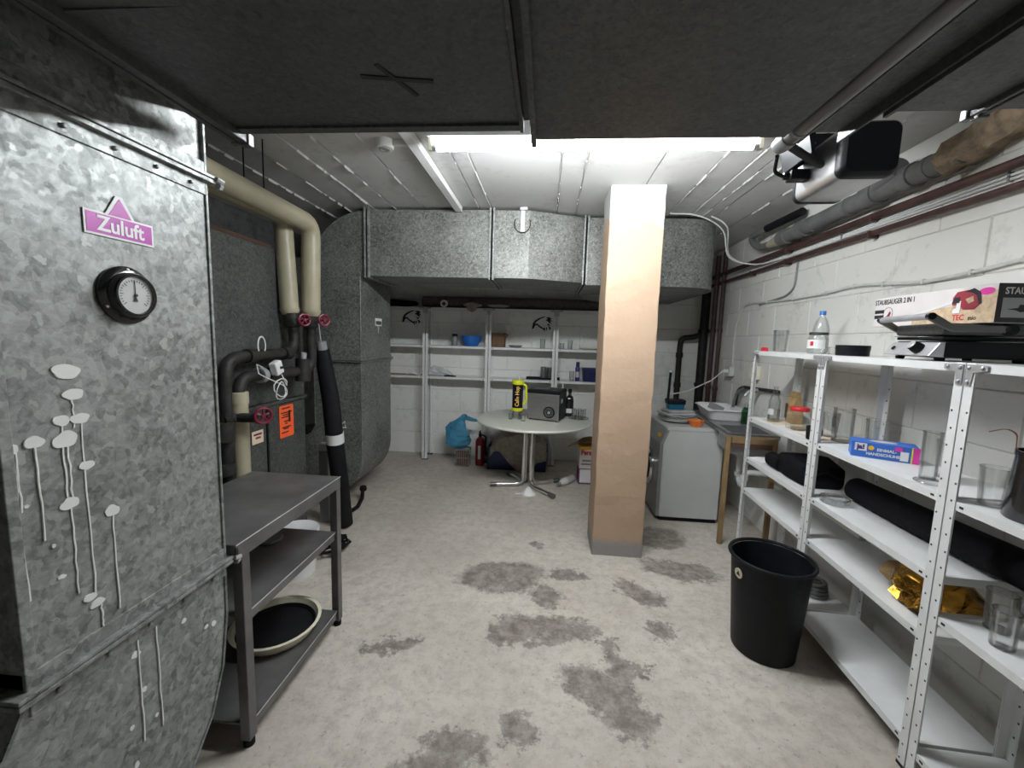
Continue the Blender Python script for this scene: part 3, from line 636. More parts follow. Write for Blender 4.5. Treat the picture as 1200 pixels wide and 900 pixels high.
for k in range(60):
    a = k*.5; r_ = .1+.05*math.sin(k*1.3); pts.append((r_*math.cos(a), r_*math.sin(a), .02+.03*abs(math.sin(k*.7))+.0006*k))
q = MB(); q.tube(pts, .01, 6); q.build('coil', 'black_rubber', T, True)
T = thing('white_block', 'small pale block standing on the floor behind the hose', 'block', (-1.82, 3.2, 0))
q = MB(); q.box(-.04, .04, -.03, .03, 0, .62); q.build('post', 'grey_plastic', T, bevel=.004)
q = MB(); q.box(-.045, .045, -.035, .035, .62, .68); q.build('cap', 'socket_white', T, bevel=.006)

# ================================================================ lamp
T = thing('strip_light', 'lit fluorescent strip light with bare tube below the ceiling', 'lamp', (.164, 2.05, 2.497), .006)
q = MB(); q.tube([(-.735, 0, 0), (.735, 0, 0)], .0145, 16); q.build('tube', 'tube_light', T, True)
q = MB(); q.prism([(-.028, .045), (.028, .045), (.065, .024), (.065, .028), (.035, .11), (-.035, .11), (-.065, .028), (-.065, .024)], 'x', -.775, .775); q.build('shading_reflector', 'white_plastic', T, bevel=.006)  # low side lips are an added shape that keeps tube light off the ceiling
for s in (-1, 1):
    q = MB(); q.lathe([(.0155, .73*s), (.0155, .752*s), (.012, .756*s)], 14, axis='x'); q.build('tube_cap', 'zinc', T, True)
    q = MB(); q.box(min(.752*s, .772*s), max(.752*s, .772*s), -.014, .014, -.016, .05); q.build('lamp_holder', 'cream_plastic', T, bevel=.004)
    q = MB(); q.tube([(.5*s, 0, .108), (.5*s, 0, .152)], .012, 10); q.build('ceiling_stud', 'zinc', T)

# ================================================================ ceiling fittings
o_ = MB(); o_.box(-.028, .028, -1.0, .72, 0, .04)
o_ = o_.build('cable_trunking', 'white_plastic', None, bevel=.003); o_.location = (-.76, 2.7, 2.606); tag(o_, 'straight white cable trunking fixed under the ceiling', 'trunking')
T = thing('junction_box', 'small round white junction box on the ceiling near the trunking', 'junction box', (-.93, 2.3, 2.65))
q = MB(); q.lathe([(.05, 0), (.05, -.035), (.045, -.045)], 20); q.build('box', 'socket_white', T, True)
q = MB(); q.lathe([(.03, -.045), (.03, -.05), (.018, -.05), (.018, -.046)], 16); q.build('cover_ring', 'grey_plastic', T, True)
q = MB(); q.box(.03, .13, -.012, .012, -.03, -.0); q.build('cable_entry', 'socket_white', T, bevel=.003)

# ================================================================ pipes and cables on the right wall and back corner
def wx(y, off=.0): return xr(y)-.012-off
T = thing('drain_pipe', 'grey plastic drain pipe with a branch stub running along the upper right wall', 'pipe')
def dp(y): return (wx(y, .075), y, 2.455-.012*(y-2.7))
q = MB(); q.tube([dp(2.03), dp(3.42)], .052, 20); q.build('pipe_run', 'grey_drain', T, True)
for a, c in ((2.28, 2.34), (2.52, 2.62), (3.2, 3.28)):
    q = MB(); q.tube([dp(a), dp(c)], .062, 20); q.build('socket_joint', 'grey_drain', T, True)
q = MB(); p = Vector(dp(2.56)); q.tube([p, p+Vector((-.05, -.2, .06))], .045, 18); q.tube([p+Vector((-.05, -.2, .06)), p+Vector((-.053, -.215, .064))], .05, 18); q.build('branch_stub', 'grey_drain', T, True)
q = MB(); a, c = Vector(dp(3.42)), Vector(dp(3.72)); q.tube([a, a.lerp(c, .35)], .06, 20); q.build('reducer_socket', 'grey_drain', T, True)
q = MB(); q.tube([a.lerp(c, .35), a.lerp(c, .4), a.lerp(c, .9), c], [.055, .052, .03, .03], 20); q.build('reducer_cone', 'cream_pipe', T, True)
q = MB(); q.tube(fillet([c, (wx(3.9, .09), 3.9, 2.45), (wx(3.9, .12), 4.0, 2.56), (wx(3.6, .09), 3.75, 2.58)], .08, 6), .028, 16); q.build('swan_neck', 'grey_drain', T, True)
q = MB(); q.tube([(wx(3.6, .09), 3.75, 2.58), (wx(3.3, .06), 3.3, 2.585)], .03, 16); q.build('rubber_sleeve', 'black_rubber', T, True)
for y in (2.2, 2.75, 3.12):
    q = MB(); p = Vector(dp(y)); q.tube([p+Vector((0, -.012, 0)), p+Vector((0, .012, 0))], .056, 20); q.box(p.x, wx(y), y-.01, y+.01, p.z-.008, p.z+.008); q.build('pipe_clamp', 'grey_drain', T, True)
q = MB(); rng = random.Random(3)
rings = []
for i in range(9):
    t = i/8; y = 2.12-.34*t; r_ = .07+.015*t; n = 12
    p = Vector((wx(y, .07-.05*t), y, 2.462+.09*t))
    rings.append([p+Vector((math.cos(2*PI*k/n)*r_*rng.uniform(.75, 1.2), rng.uniform(-.015, .015), math.sin(2*PI*k/n)*r_*rng.uniform(.75, 1.25))) for k in range(n)])
loft(q, rings); o_ = q.build('foam_plug', 'foam', None, True); tag(o_, 'rough brown mortar plug packed around the drain pipe end at the wall', 'mortar plug')
for nm, lab, z0, z1, r_ in (('steel_pipe', 'upper brown steel pipe running along the right wall', 2.345, 2.375, .021), ('steel_pipe', 'lower brown steel pipe running along the right wall', 2.252, 2.28, .017)):
    T = thing(nm, lab, 'pipe', group='brown wall pipes'); q = MB(); q.tube([(wx(0, .03), 0, z0-.025), (wx(2.5, .03), 2.5, z0+.005), (wx(5.2, .03), 5.2, z1)], r_, 12); q.build('pipe_run', 'pipe_brown', T, True)
    for y in (1.7, 2.6, 3.5, 4.1):
        q = MB(); z = z0+.01*(y-2); q.box(wx(y, .055), wx(y), y-.008, y+.008, z-.03, z+.012); q.build('pipe_clip', 'pipe_brown', T)
for k in range(3):
    T = thing('cable_run', ['lowest thin white cable, just above the lower brown wall pipe', 'middle thin white cable between the brown pipes, looping up to the ceiling', 'top thin white cable, just under the upper brown wall pipe'][k], 'cable', group='cables between the brown pipes')
    z = 2.295+.016*k
    q = MB(); q.tube(flow([(wx(0, .008), 0, z-.02), (wx(2.0, .008), 2.0, z), (wx(3.5, .01), 3.5, z+.008-.012*k), (wx(4.0, .02+.03*k), 4.0, 2.33)]+([(1.6, 3.95, 2.38), (1.45, 3.75, 2.56), (1.2, 3.6, 2.635), (.95, 3.55, 2.64)] if k == 1 else [(1.62, 4.0, 2.41), (1.47, 3.72, 2.58), (1.3, 3.62, 2.64)] if k == 2 else [(wx(4.6, .02), 4.6, 2.34)])), .006, 8)
    q.build('sheath', 'white_plastic', T, True)
    for y in (1.9, 2.9): 
        q = MB(); q.box(wx(y, .016), wx(y), y-.005, y+.005, z-.01, z+.01); q.build('cable_clip', 'grey_plastic', T)
T = thing('surface_cable', 'sagging white cable clipped across the right wall down to the socket', 'cable')
cp = [(1.2, 1.99), (1.5, 1.98), (1.79, 1.963), (2.0, 1.945), (2.24, 1.937), (2.5, 1.96), (2.73, 1.978), (3.0, 1.965), (3.4, 1.964), (3.8, 1.975), (4.15, 1.99), (4.3, 1.95), (4.38, 1.85), (4.43, 1.65), (4.42, 1.45), (4.41, 1.36)]
q = MB(); q.tube(flow([(wx(y, .008), y, z) for y, z in cp], 4), .009, 8); q.build('sheath', 'socket_white', T, True)
for y, z in cp[1:-3]:
    q = MB(); q.box(wx(y, .018), wx(y), y-.006, y+.006, z-.012, z+.012); q.build('cable_clip', 'socket_white', T)
T = thing('drop_cable', 'short vertical grey cable from the brown pipes to the sagging wall cable', 'cable')
q = MB(); q.tube(fillet([(wx(3.39, .008), 3.39, 2.25), (wx(3.40, .008), 3.40, 2.05), (wx(3.5, .008), 3.5, 2.0), (wx(3.9, .008), 3.95, 1.965)], .06, 4), .007, 8); q.build('sheath', 'grey_plastic', T, True)
T = thing('wall_socket', 'grey white power socket on the wall with a plugged-in cable', 'socket', (wx(4.41), 4.41, 1.325))
q = MB(); q.box(-.055, 0, -.045, .045, -.05, .045); q.build('housing', 'socket_white', T, bevel=.006)
q = MB(); q.lathe([(.028, -.058), (.028, -.054)], 16, axis='x'); q.box(-.1, -.055, -.015, .015, -.015, .015); q.build('plug', 'white_plastic', T, bevel=.004)
q = MB(); q.tube([(-.1, 0, 0), (-.2, .0, -.1), (-.45, -.05, -.22), (-.75, -.1, -.28), (-.95, -.1, -.34)], .006, 8); q.build('cable', 'white_plastic', T, True)
T = thing('switch_box', 'small pale switch box on the wall above the tap', 'switch', (wx(3.87), 3.87, 1.35))
q = MB(); q.box(-.06, 0, -.045, .045, -.06, .06); q.build('housing', 'cream_plastic', T, bevel=.006)
q = MB(); q.tube([(-.03, 0, .06), (-.03, 0, .09), (-.03, -.04, .15)], .008, 8); q.build('cable_entry', 'grey_plastic', T, True)
T = thing('water_tap', 'old wall tap on dark water pipes above the sink', 'tap', (wx(3.75), 3.75, 1.2))
q = MB(); q.tube(fillet([(-.03, -.3, .03), (-.03, .3, .0), (-.03, .40, -.04), (-.03, .43, -.2)], .1, 6), .015, 12); q.build('supply_pipe', 'pipe_black', T, True)
q = MB(); q.tube(fillet([(-.03, 0, .01), (-.11, 0, .0), (-.15, 0, -.05)], .04), .014, 12); q.tube([(-.075, 0, 0), (-.075, 0, .06)], .01, 10); q.build('spout', 'zinc', T, True)
q = MB(); q.box(-.082, -.068, -.04, .04, .058, .068); q.build('cross_handle', 'zinc', T, bevel=.004)
q = MB(); q.tube(fillet([(-.03, .25, 0), (-.07, .33, -.05), (-.08, .36, -.2)], .12, 6), .014, 10); q.build('grey_hose', 'grey_drain', T, True)
for i, (x, y, r_, mt, lab) in enumerate(((wx(5.15, .07), 5.18, .05, 'pipe_black', 'thickest black vertical pipe in the back corner with a side branch'), (wx(5.0, .035), 4.98, .026, 'pipe_brown', 'middle dark vertical pipe in the back corner'), (wx(4.75, .03), 4.78, .022, 'pipe_brown', 'thinnest dark vertical pipe on the right wall near the corner'))):
    T = thing('corner_pipe', lab, 'pipe', (x, y, 0), group='vertical pipes in the back corner')
    q = MB(); q.tube([(0, 0, 0), (0, 0, 2.6)], r_, 14); q.build('pipe_run', mt, T, True)
    for z in (.6, 1.1, 1.75):
        q = MB(); q.tube([(0, 0, z-.02), (0, 0, z+.02)], r_*1.25, 14); q.build('coupling', mt, T, True)
    if i == 0:
        q = MB(); q.tube(fillet([(0, 0, 1.72), (-.12, .0, 1.67), (-.24, .05, 1.66), (-.25, .05, 1.55), (-.25, .05, .7)], .06), .033, 12); q.build('branch', mt, T, True)
        q = MB()
        for z in (1.45, 1.08): q.tube([(-.25, .05, z-.03), (-.25, .05, z+.03)], .042, 12)
        q.pieces('branch_coupling', mt, T, True)

# ================================================================ metal shelving
def shelf_unit(label, group, loc, rz, L, Dp, levels, mat, hs=.0028, pitch=.062):
    T = thing('shelf_unit', label, 'shelf', loc, rz, group); pw = .034; Ht = levels[0]+.002
    for sx_, x in ((1, 0), (-1, Dp)):
        for sy_, y in ((1, 0), (-1, L)):
            q = MB(); xa, xb = sorted((x, x+sx_*.0025)); ya, yb = sorted((y, y+sy_*pw)); q.box(xa, xb, ya, yb, 0, Ht)
            xa, xb = sorted((x, x+sx_*pw)); ya, yb = sorted((y, y+sy_*.0025)); q.box(xa, xb, ya, yb, 0, Ht)
            p = q.build('post', mat, T)
            h = MB(); n = int((Ht-.1)/pitch)
            for k in range(n):
                z = .03+k*pitch; yy = y+sy_*(.02 if k % 2 else .026)
                if sx_ > 0: h.box(-.0008, 0, yy-hs, yy+hs, z-hs*1.2, z+hs*1.2)
                else: h.box(x-.0035, x-.0025, yy-hs, yy+hs, z-hs*1.2, z+hs*1.2)
                xx = x+sx_*.02
                ya, yb = sorted((y-sy_*.0008, y)); h.box(xx-hs, xx+hs, ya, yb, z-hs*1.2, z+hs*1.2)
            tag(h.build('bolt_holes', 'hole', p), kind='stuff')
            q = MB(); q.box(min(x, x+sx_*pw)-.002, max(x, x+sx_*pw)+.002, min(y, y+sy_*pw)-.002, max(y, y+sy_*pw)+.002, 0, .012); q.build('foot_cap', 'black_plastic', p)
    for z in levels:
        q = MB(); a, c = .003, .003
        q.box(a, Dp-a, c, L-c, z-.0015, z); q.box(a, a+.0015, c, L-c, z-.03, z); q.box(Dp-a-.0015, Dp-a, c, L-c, z-.03, z)
        q.box(a, Dp-a, c, c+.0015, z-.03, z); q.box(a, Dp-a, L-c-.0015, L-c, z-.03, z); q.box(a, a+.012, c, L-c, z-.03, z-.0285)
        bd = q.build('shelf_board', mat, T, bevel=.001, seg=1)
        h = MB()
        for yy in (.055, L-.055): h.box(a-.0012, a+.0005, yy-.007, yy+.007, z-.018, z-.01)
        h.pieces('slot', 'hole', bd)
    for sy_, y in ((1, 0), (-1, L)):
        z = levels[0]
        P = [(y+sy_*.004, z-.004), (y+sy_*.075, z-.004), (y+sy_*.075, z-.022), (y+sy_*.03, z-.03), (y+sy_*.024, z-.075), (y+sy_*.004, z-.075)]
        q = MB(); q.prism(P, 'x', -.004, -.0005); g_ = q.build('corner_plate', 'zinc', T)
        q = MB()
        for (dy, dz) in ((.014, .062), (.014, .014), (.06, .013)): q.lathe([(.006, -.004), (.006, -.008), (.003, -.0095)], 8, (0, y+sy_*dy, z-dz), 'x')
        q.pieces('bolt', 'zinc', g_, True)
    return T
SX = lambda y, d=0: 1.36+.04*y+d
RZ = -math.atan(.04)
G1 = 'white steel shelves along the right wall'
shelf_unit('white steel shelf unit beside the sink, holding jars and a black case', G1, (SX(2.302), 2.302, 0), RZ, .798, .32, (1.56, 1.08, .78, .545, .12), 'shelf_white')
shelf_unit('white steel shelf unit carrying the contact grill and blue glove box', G1, (SX(1.52), 1.52, 0), RZ, .78, .32, (1.56, 1.09, .79, .557, .12), 'shelf_white')
shelf_unit('white steel shelf unit holding the black lantern pot and low drinking glasses', G1, (SX(.725), .725, 0), RZ, .793, .32, (1.56, 1.085, .66, .115), 'shelf_white')

# ---------------------------------------------------------------- vessels
def tumbler(name, label, x, y, z, r0, r1, h, mat='glass', cat='glass', group=None, handle=False, foot=.008, dec=None):
    T = thing(name, label, cat, (x, y, z+.001), random.uniform(-3, 3) if not handle else handle, group)
    q = MB(); q.lathe([(r0*.92, 0), (r0, .003), (r1, h), (r1-.0025, h), (r0-.004, foot), (0, foot)], 22, cap=False)
    q.lathe([(0, 0), (r0*.92, 0)], 22, cap=False); q.build('bowl', mat, T, True)
    q = MB(); q.tube([(r1*math.cos(k*PI/11), r1*math.sin(k*PI/11), h) for k in range(23)], .0018, 6, cap=False); q.build('rim', mat, T, True)
    q = MB(); q.lathe([(0, .001), (r0*.95, .002), (r0*.95, foot-.001), (0, foot-.0005)], 20, cap=False); q.build('base', mat, T, True)
    if handle:
        q = MB(); q.tube(fillet([(r1*.97, 0, h*.82), (r1+.035, 0, h*.8), (r1+.035, 0, h*.25), (r0, 0, h*.2)], .025, 5), .006, 8); q.build('handle', mat, T, True)
    if dec:
        q = MB(); q.lathe([(r0+(r1-r0)*.4+.0006, h*.42), (r0+(r1-r0)*.72+.0006, h*.72)], 12, cap=False, a0=2.2, a1=3.9); q.build('printed_emblem', dec, T, True)
    return T
Z1, Z2 = 1.56, 1.08
GL = 'glassware on the right shelves'
o_ = thing('red_cap', 'small red screw cap on the shelf corner by the sink', 'cap', (SX(3.05, .05), 3.05, Z1))
q = MB(); q.lathe([(.022, 0), (.022, .02), (.016, .026), (0, .026)], 16); q.build('cap_top', 'red', o_, True)
q = MB(); q.lathe([(.0235, 0), (.0235, .006)], 16); q.build('cap_ring', 'red', o_, True)
tumbler('drinking_glass', 'straight clear tumbler alone on the top shelf near the sink', SX(3.03, .14), 3.03, Z1, .04, .047, .145, group=GL)
T = thing('water_bottle', 'clear plastic bottle with a blue screw cap behind the jar', 'bottle', (SX(2.72, .22), 2.72, Z1+.001))
q = MB(); q.lathe([(.038, 0), (.044, .008), (.044, .1), (.041, .105), (.044, .11), (.043, .15), (.03, .2), (.0145, .225), (.0145, .25)], 22, cap=False); q.lathe([(0, .004), (.038, 0)], 22, cap=False); q.build('bottle_body', 'glass_bottle', T, True)
q = MB(); q.lathe([(.017, .235), (.017, .257), (.015, .26)], 18); q.build('cap', 'blue_plastic', T, True)
T = thing('preserve_jar', 'preserving jar with green lid and printed label on the top shelf', 'jar', (SX(2.53, .1), 2.53, Z1+.001))
q = MB(); q.lathe([(.044, 0), (.05, .008), (.05, .085), (.043, .1), (.043, .11)], 24, cap=False); q.lathe([(0, 0), (.044, 0)], 24, cap=False); q.build('glass_body', 'glass_bottle', T, True)
q = MB(); q.lathe([(.046, .108), (.047, .118), (.044, .123), (0, .123)], 24, cap=False); q.build('lid', 'pipe_black', T, True)
q = MB(); q.lathe([(.0512, .03), (.0512, .08)], 24, cap=False, a0=2.2, a1=4.9); q.build('label_band', 'white_paper', T, True)
q = MB(); q.lathe([(.0518, .045), (.0518, .07)], 8, cap=False, a0=3.4, a1=3.75); q.build('label_print', 'red', T, True)
tumbler('glass_bowl', 'low clear glass dish between the jar and the black tin', SX(2.41, .13), 2.41, Z1, .04, .046, .04, group=GL, cat='dish')
T = thing('black_tin', 'flat round black tin on the top shelf', 'tin', (SX(2.235, .1), 2.235, Z1+.001))
q = MB(); q.lathe([(.066, 0), (.069, .003), (.069, .038), (.066, .04)], 32); q.build('tin_body', 'black_plastic', T, True)
q = MB(); q.lathe([(.071, .03), (.071, .05), (.068, .053), (0, .053)], 32); q.build('lid', 'black_plastic', T, True)
# ---- contact grill
T = thing('contact_grill', 'black and steel contact grill with a knob on the top shelf', 'grill', (1.447, 1.665, Z1+.001), -.2)
W_, Dg = .30, .29
for x, y in ((.03, .03), (.03, W_-.03), (Dg-.03, .03), (Dg-.03, W_-.03)):
    q = MB(); q.lathe([(.014, 0), (.016, .013)], 12, (x, y, 0)); q.build('foot', 'black_rubber', T, True)
q = MB(); q.box(.025, Dg, 0, W_, .012, .075); q.build('base', 'black_plastic', T, bevel=.008)
q = MB(); q.prism([(-.02, .018), (.03, .014), (.03, .07), (.012, .07)], 'y', .004, W_-.004); q.build('control_panel', 'steel_light', T, bevel=.003)
q = MB(); q.M = frame((-.006, .085, .043), (0, -1, 0), (.35, 0, .55)); q.lathe([(.022, 0), (.022, .012), (.019, .03), (.017, .032)], 22); q.M = None; kn = q.build('knob', 'black_plastic', T, True)
q = MB(); q.M = frame((-.006, .085, .043), (0, -1, 0), (.35, 0, .55)); q.lathe([(.0175, .03), (.0175, .034), (.016, .035)], 22); q.M = None; q.build('knob_face', 'steel_light', kn, True)
q = MB(); q.M = frame((-.006, W_-.05, .045), (0, -1, 0), (.35, 0, .55)); q.lathe([(.009, 0), (.009, .004)], 14); q.M = None; q.build('indicator_lamp', 'black_gloss', T, True)
q = MB(); q.M = frame((-.0065, .19, .043), (0, -1, 0), (.35, 0, .55)); q.box(-.001, .001, -.02, .02, 0, .001); q.M = None; q.build('scale_mark', 'white_paper', T)
q = MB(); q.box(.02, Dg-.005, .01, W_-.01, .08, .092); q.build('lower_plate', 'black_rubber', T, bevel=.003)
q = MB(); q.box(.015, Dg, .005, W_-.005, .098, .142); q.build('lid', 'galvanised_dark', T, bevel=.01)
q = MB(); q.box(.01, .018, .15, W_-.01, .0925, .0955); q.build('light_strip', 'steel', T)
q = MB(); q.tube([(-.035, -.005, .165), (-.035, W_+.005, .165)], .0125, 16); q.build('handle_bar', 'zinc', T, True)
for y in (-.008, W_+.008):
    q = MB(); q.prism([(-.047, .176), (-.025, .176), (.035, .135), (.2, .135), (.2, .108), (.03, .108), (-.047, .155)], 'y', y-.007, y+.007); q.build('handle_arm', 'steel_dull', T, bevel=.004)
    q = MB(); q.lathe([(.013, y-.009), (.013, y+.009)], 14, (-.035, 0, .165), 'y'); q.build('handle_end', 'black_rubber', T, True)
q = MB(); q.tube([(.2, -.015, .12), (.2, .02, .12)], .02, 14); q.tube([(.2, W_-.02, .12), (.2, W_+.015, .12)], .02, 14); q.pieces('hinge', 'black_plastic', T, True)
# ---- vacuum cleaner carton on the grill
T = thing('vacuum_carton', 'long printed vacuum cleaner carton lying on the contact grill', 'box', (SX(1.87, .24), 1.87, Z1+.1445), RZ)
hl, hd, hh = .285, .11, .135
q = MB(); q.box(-hd, hd, -hl, hl, 0, hh); q.build('carton', 'box_white', T, bevel=.002, seg=1)
q = MB(); q.prism([(.06, .0005), (-hl, .0005), (-hl, hh-.02), (-.18, .075), (-.05, .062), (.06, .03)], 'x', -hd-.0008, -hd+.001); q.build('sand_print', 'box_sand', T)
q = MB(); q.box(-hd-.0004, hd+.0004, -hl-.0012, -hl+.0005, 0, hh); q.build('end_print', 'box_black', T)
fx = frame((-hd-.0012, 0, 0), (0, -1, 0), (0, 0, 1))
def onface(u, v): return fx @ Matrix.Translation((u, v, 0))
text('STAUBSAUGER 2 IN 1', .033, 'ink', T, 'front_title', onface(-.17, .112), .0002, .72)
q = MB(); q.box(-hd-.0014, -hd, .225, .28, .062, .078); q.box(-hd-.0014, -hd, .225, .28, .038, .054); q.pieces('caption_bar', 'ink', T)
q = MB(); q.tube([(-hd-.001, .21+.0-.028*math.cos(k*PI/10)-.01, .058+.03*math.sin(k*PI/10)) for k in range(21)], .0008, 5, cap=False); q.build('inset_ring', 'ink', T)
q = MB(); q.M = frame((-hd-.0013, .2, .058), (0, -1, 0), (0, 0, 1)); q.prism([(-.018, -.018), (.0, -.006), (.012, .012), (.016, .004), (.012, -.012), (.0, -.012)], 'z', 0, .0006); q.M = None; q.build('inset_picture', 'vac_red', T)
q = MB(); q.M = frame((-hd-.0013, 0, 0), (0, -1, 0), (0, 0, 1)); q.prism([(-.13, .03), (-.06, .045), (-.06, .035), (-.125, .024)], 'z', 0, .0006); q.M = None; q.build('printed_nozzle', 'grey_plastic', T)
q = MB(); q.M = frame((-hd-.0013, 0, 0), (0, -1, 0), (0, 0, 1)); q.prism([(-.06, .047), (.12, .086), (.12, .078), (-.06, .036)], 'z', 0, .0006); q.M = None; q.build('printed_wand', 'white_paper', T)
q = MB(); q.M = frame((-hd-.0013, 0, 0), (0, -1, 0), (0, 0, 1)); q.prism([(.12, .07), (.12, .1), (.135, .12), (.2, .125), (.222, .11), (.23, .07), (.21, .05), (.165, .052), (.15, .07)], 'z', 0, .0007); q.M = None; q.build('printed_motor', 'vac_red', T)
q = MB(); q.M = frame((-hd-.0022, 0, 0), (0, -1, 0), (0, 0, 1)); q.prism([(.118, .078), (.128, .1), (.15, .1), (.15, .078)], 'z', 0, .0006); q.prism([(.165, .118), (.2, .128), (.226, .112), (.234, .07), (.225, .068), (.213, .1), (.195, .112)], 'z', 0, .0006); q.M = None; q.pieces('printed_grip', 'ink', T)
q = MB(); q.M = frame((-hd-.002, 0, 0), (0, -1, 0), (0, 0, 1)); q.prism([(.172, .09), (.2, .1), (.205, .08), (.185, .072)], 'z', 0, .0007); q.M = None; q.build('printed_handle_gap', 'box_sand', T)
q = MB(); q.M = frame((-hd-.002, 0, 0), (0, -1, 0), (0, 0, 1)); q.prism([(.125, .04), (.155, .04), (.155, .085), (.14, .085), (.138, .06), (.125, .055)], 'z', 0, .0007); q.M = None; q.build('printed_brush', 'white_paper', T)
q = MB(); q.M = onface(.248, .112); q.prism([(.028*math.cos(k*PI/9), .013*math.sin(k*PI/9)) for k in range(18)], 'z', 0, .0006); q.M = None; q.build('badge', 'pink', T)
text('TEC', .03, 'red', T, 'brand_lettering', onface(.15, .022), .0006, .85)
text('mio', .024, 'ink', T, 'brand_lettering', onface(.205, .019), .0002, .85)
fe = frame((0, -hl-.0022, 0), (1, 0, 0), (0, 0, 1))
text('STAUBSAUGER', .032, 'white_paper', T, 'end_title', fe @ Matrix.Translation((0, .108, 0)), .0006, .85)
for i in range(2):
    q = MB(); q.M = fe @ Matrix.Translation((-.05+.1*i, .05, 0)); q.box(-.045, .045, -.033, .035, 0, .0006); q.build('end_picture', 'box_grey', T)
    q = MB(); q.M = fe @ Matrix.Translation((-.05+.1*i, .05, .0006)); q.prism([(-.03, -.004), (.005, 0), (.01, .012), (.03, .01), (.032, -.012), (.012, -.014), (.0, -.008)], 'z', 0, .0005); q.build('end_picture_print', 'ink', T)

# ---- second level
tumbler('glass_mug', 'small clear glass mug at the end of the shelf nearest the sink', SX(3.0, .13), 3.0, Z2, .035, .038, .075, group=GL, cat='mug', handle=2.6)
T = thing('glass_bottle', 'tall clear empty bottle beside the paper coffee bag', 'bottle', (SX(2.92, .09), 2.92, Z2+.001))
q = MB(); q.lathe([(.032, 0), (.036, .006), (.036, .14), (.028, .17), (.014, .2), (.013, .235), (.015, .237), (.015, .243)], 20, cap=False); q.lathe([(0, 0), (.032, 0)], 20, cap=False); q.build('bottle_body', 'glass_bottle', T, True)
q = MB(); q.lathe([(.0366, .05), (.0366, .09)], 14, cap=False, a0=2.5, a1=4.2); q.build('label_band', 'shelf_grey_white', T, True)
T = thing('coffee_bag', 'brown kraft paper bag with a folded top', 'bag', (SX(2.9, .21), 2.9, Z2+.001), -.1)
q = MB(); rg = []
for z, w, d in ((0, .05, .032), (.06, .053, .035), (.13, .05, .028), (.18, .05, .012), (.215, .05, .006)): rg.append([(sx*d+random.uniform(-.003, .003), sy*w+random.uniform(-.003, .003), z) for sx, sy in ((-1, -1), (-1, -.3), (-1, .4), (-1, 1), (1, 1), (1, 0), (1, -1))])
loft(q, rg); q.build('bag_body', 'kraft', T, bevel=.0015)
q = MB(); q.box(-.02, -.004, -.05, .05, .178, .2); q.build('folded_top', 'kraft', T, bevel=.003)
q = MB(); q.box(-.037, -.0335, .02, .045, .03, .13); q.pieces('side_print', 'wood_dark', T)
T = thing('lidded_jar', 'square clear jar with a bright red lid', 'jar', (SX(2.67, .12), 2.67, Z2+.001))
q = MB(); loft(q, [[(x, y, z) for x, y in rr(w, w, .015)] for z, w in ((0, .05), (.005, .053), (.1, .053), (.115, .046), (.12, .044))]); q.build('glass_body', 'glass_bottle', T, True)
q = MB(); q.lathe([(.05, .12), (.052, .124), (.052, .136), (.048, .142), (0, .142)], 26, cap=False); q.build('lid', 'red', T, True)
q = MB(); q.lathe([(0, .004), (.042, .004), (.042, .014), (0, .016)], 18, cap=False); q.build('brown_contents', 'kraft', T, True)
T = thing('dark_cup', 'small dark cup standing near the shelf posts', 'cup', (SX(2.40, .05), 2.40, Z2+.001))
q = MB(); q.lathe([(.025, 0), (.03, .004), (.033, .075), (.031, .075), (.028, .006), (0, .006)], 20, cap=False); q.build('cup_body', 'black_gloss', T, True)
q = MB(); q.tube(fillet([(.03, 0, .06), (.05, 0, .058), (.05, 0, .02), (.029, 0, .018)], .012), .004, 8); q.build('handle', 'black_gloss', T, True)
T = thing('paper_sheets', 'loose pale paper sheets under the jars on the shelf', 'paper', (SX(2.7, .05), 2.7, Z2+.0005))
q = MB(); q.box(.0, .2, -.3, .3, 0, .0005); q.build('sheet', 'cream_paper', T)
q = MB(); q.M = Matrix.Rotation(.1, 4, 'Z'); q.box(.0, .1, -.2, .1, .0005, .001); q.build('top_sheet', 'white_paper', T)
tumbler('drinking_glass', 'plain tall clear glass beside the printed beer mug', SX(2.5, .2), 2.5, Z2, .036, .046, .14, group=GL)
tumbler('beer_mug', 'large clear beer mug with a printed emblem', SX(2.39, .2), 2.39, Z2, .05, .05, .185, group=GL, cat='mug', handle=-.5, dec='steel_dull')
tumbler('beer_mug', 'plain clear beer mug leaning out from behind the glove box', SX(2.2, .24), 2.2, Z2+.01, .042, .047, .15, group=GL, cat='mug', handle=-2.2)
# glove box
T = thing('glove_box', 'blue cardboard box of disposable gloves', 'box', (1.567, 1.985, Z2+.011), math.atan2(-.5, .86))
q = MB(); q.box(-.118, .118, 0, .11, 0, .072); q.build('carton', 'blue_carton', T, bevel=.002, seg=1)
ff = frame((0, -.0008, .036), (1, 0, 0), (0, 0, 1))
q = MB(); q.M = ff; q.box(-.106, -.062, -.006, .03, 0, .0008); q.M = None; q.build('logo_panel', 'white_paper', T)
text('ja!', .03, 'purple', T, 'logo', ff @ Matrix.Translation((-.084, .012, .001)), .0016)
text('EINMAL-', .018, 'white_paper', T, 'title', ff @ Matrix.Translation((.008, .006, .0008)), .0006)
text('HANDSCHUHE', .0175, 'white_paper', T, 'title', ff @ Matrix.Translation((-.004, -.016, .0008)), .0006)
q = MB(); q.M = ff @ Matrix.Translation((-.047, .012, 0)); q.lathe([(.0095, 0), (.011, .0008)], 16); q.M = None; q.build('round_mark', 'amber', T)
q = MB(); q.M = ff @ Matrix.Translation((.048, .021, 0)) @ Matrix.Rotation(.1, 4, 'Z'); q.box(-.013, .013, -.009, .009, 0, .0008); q.M = None; q.build('price_mark', 'pink', T)
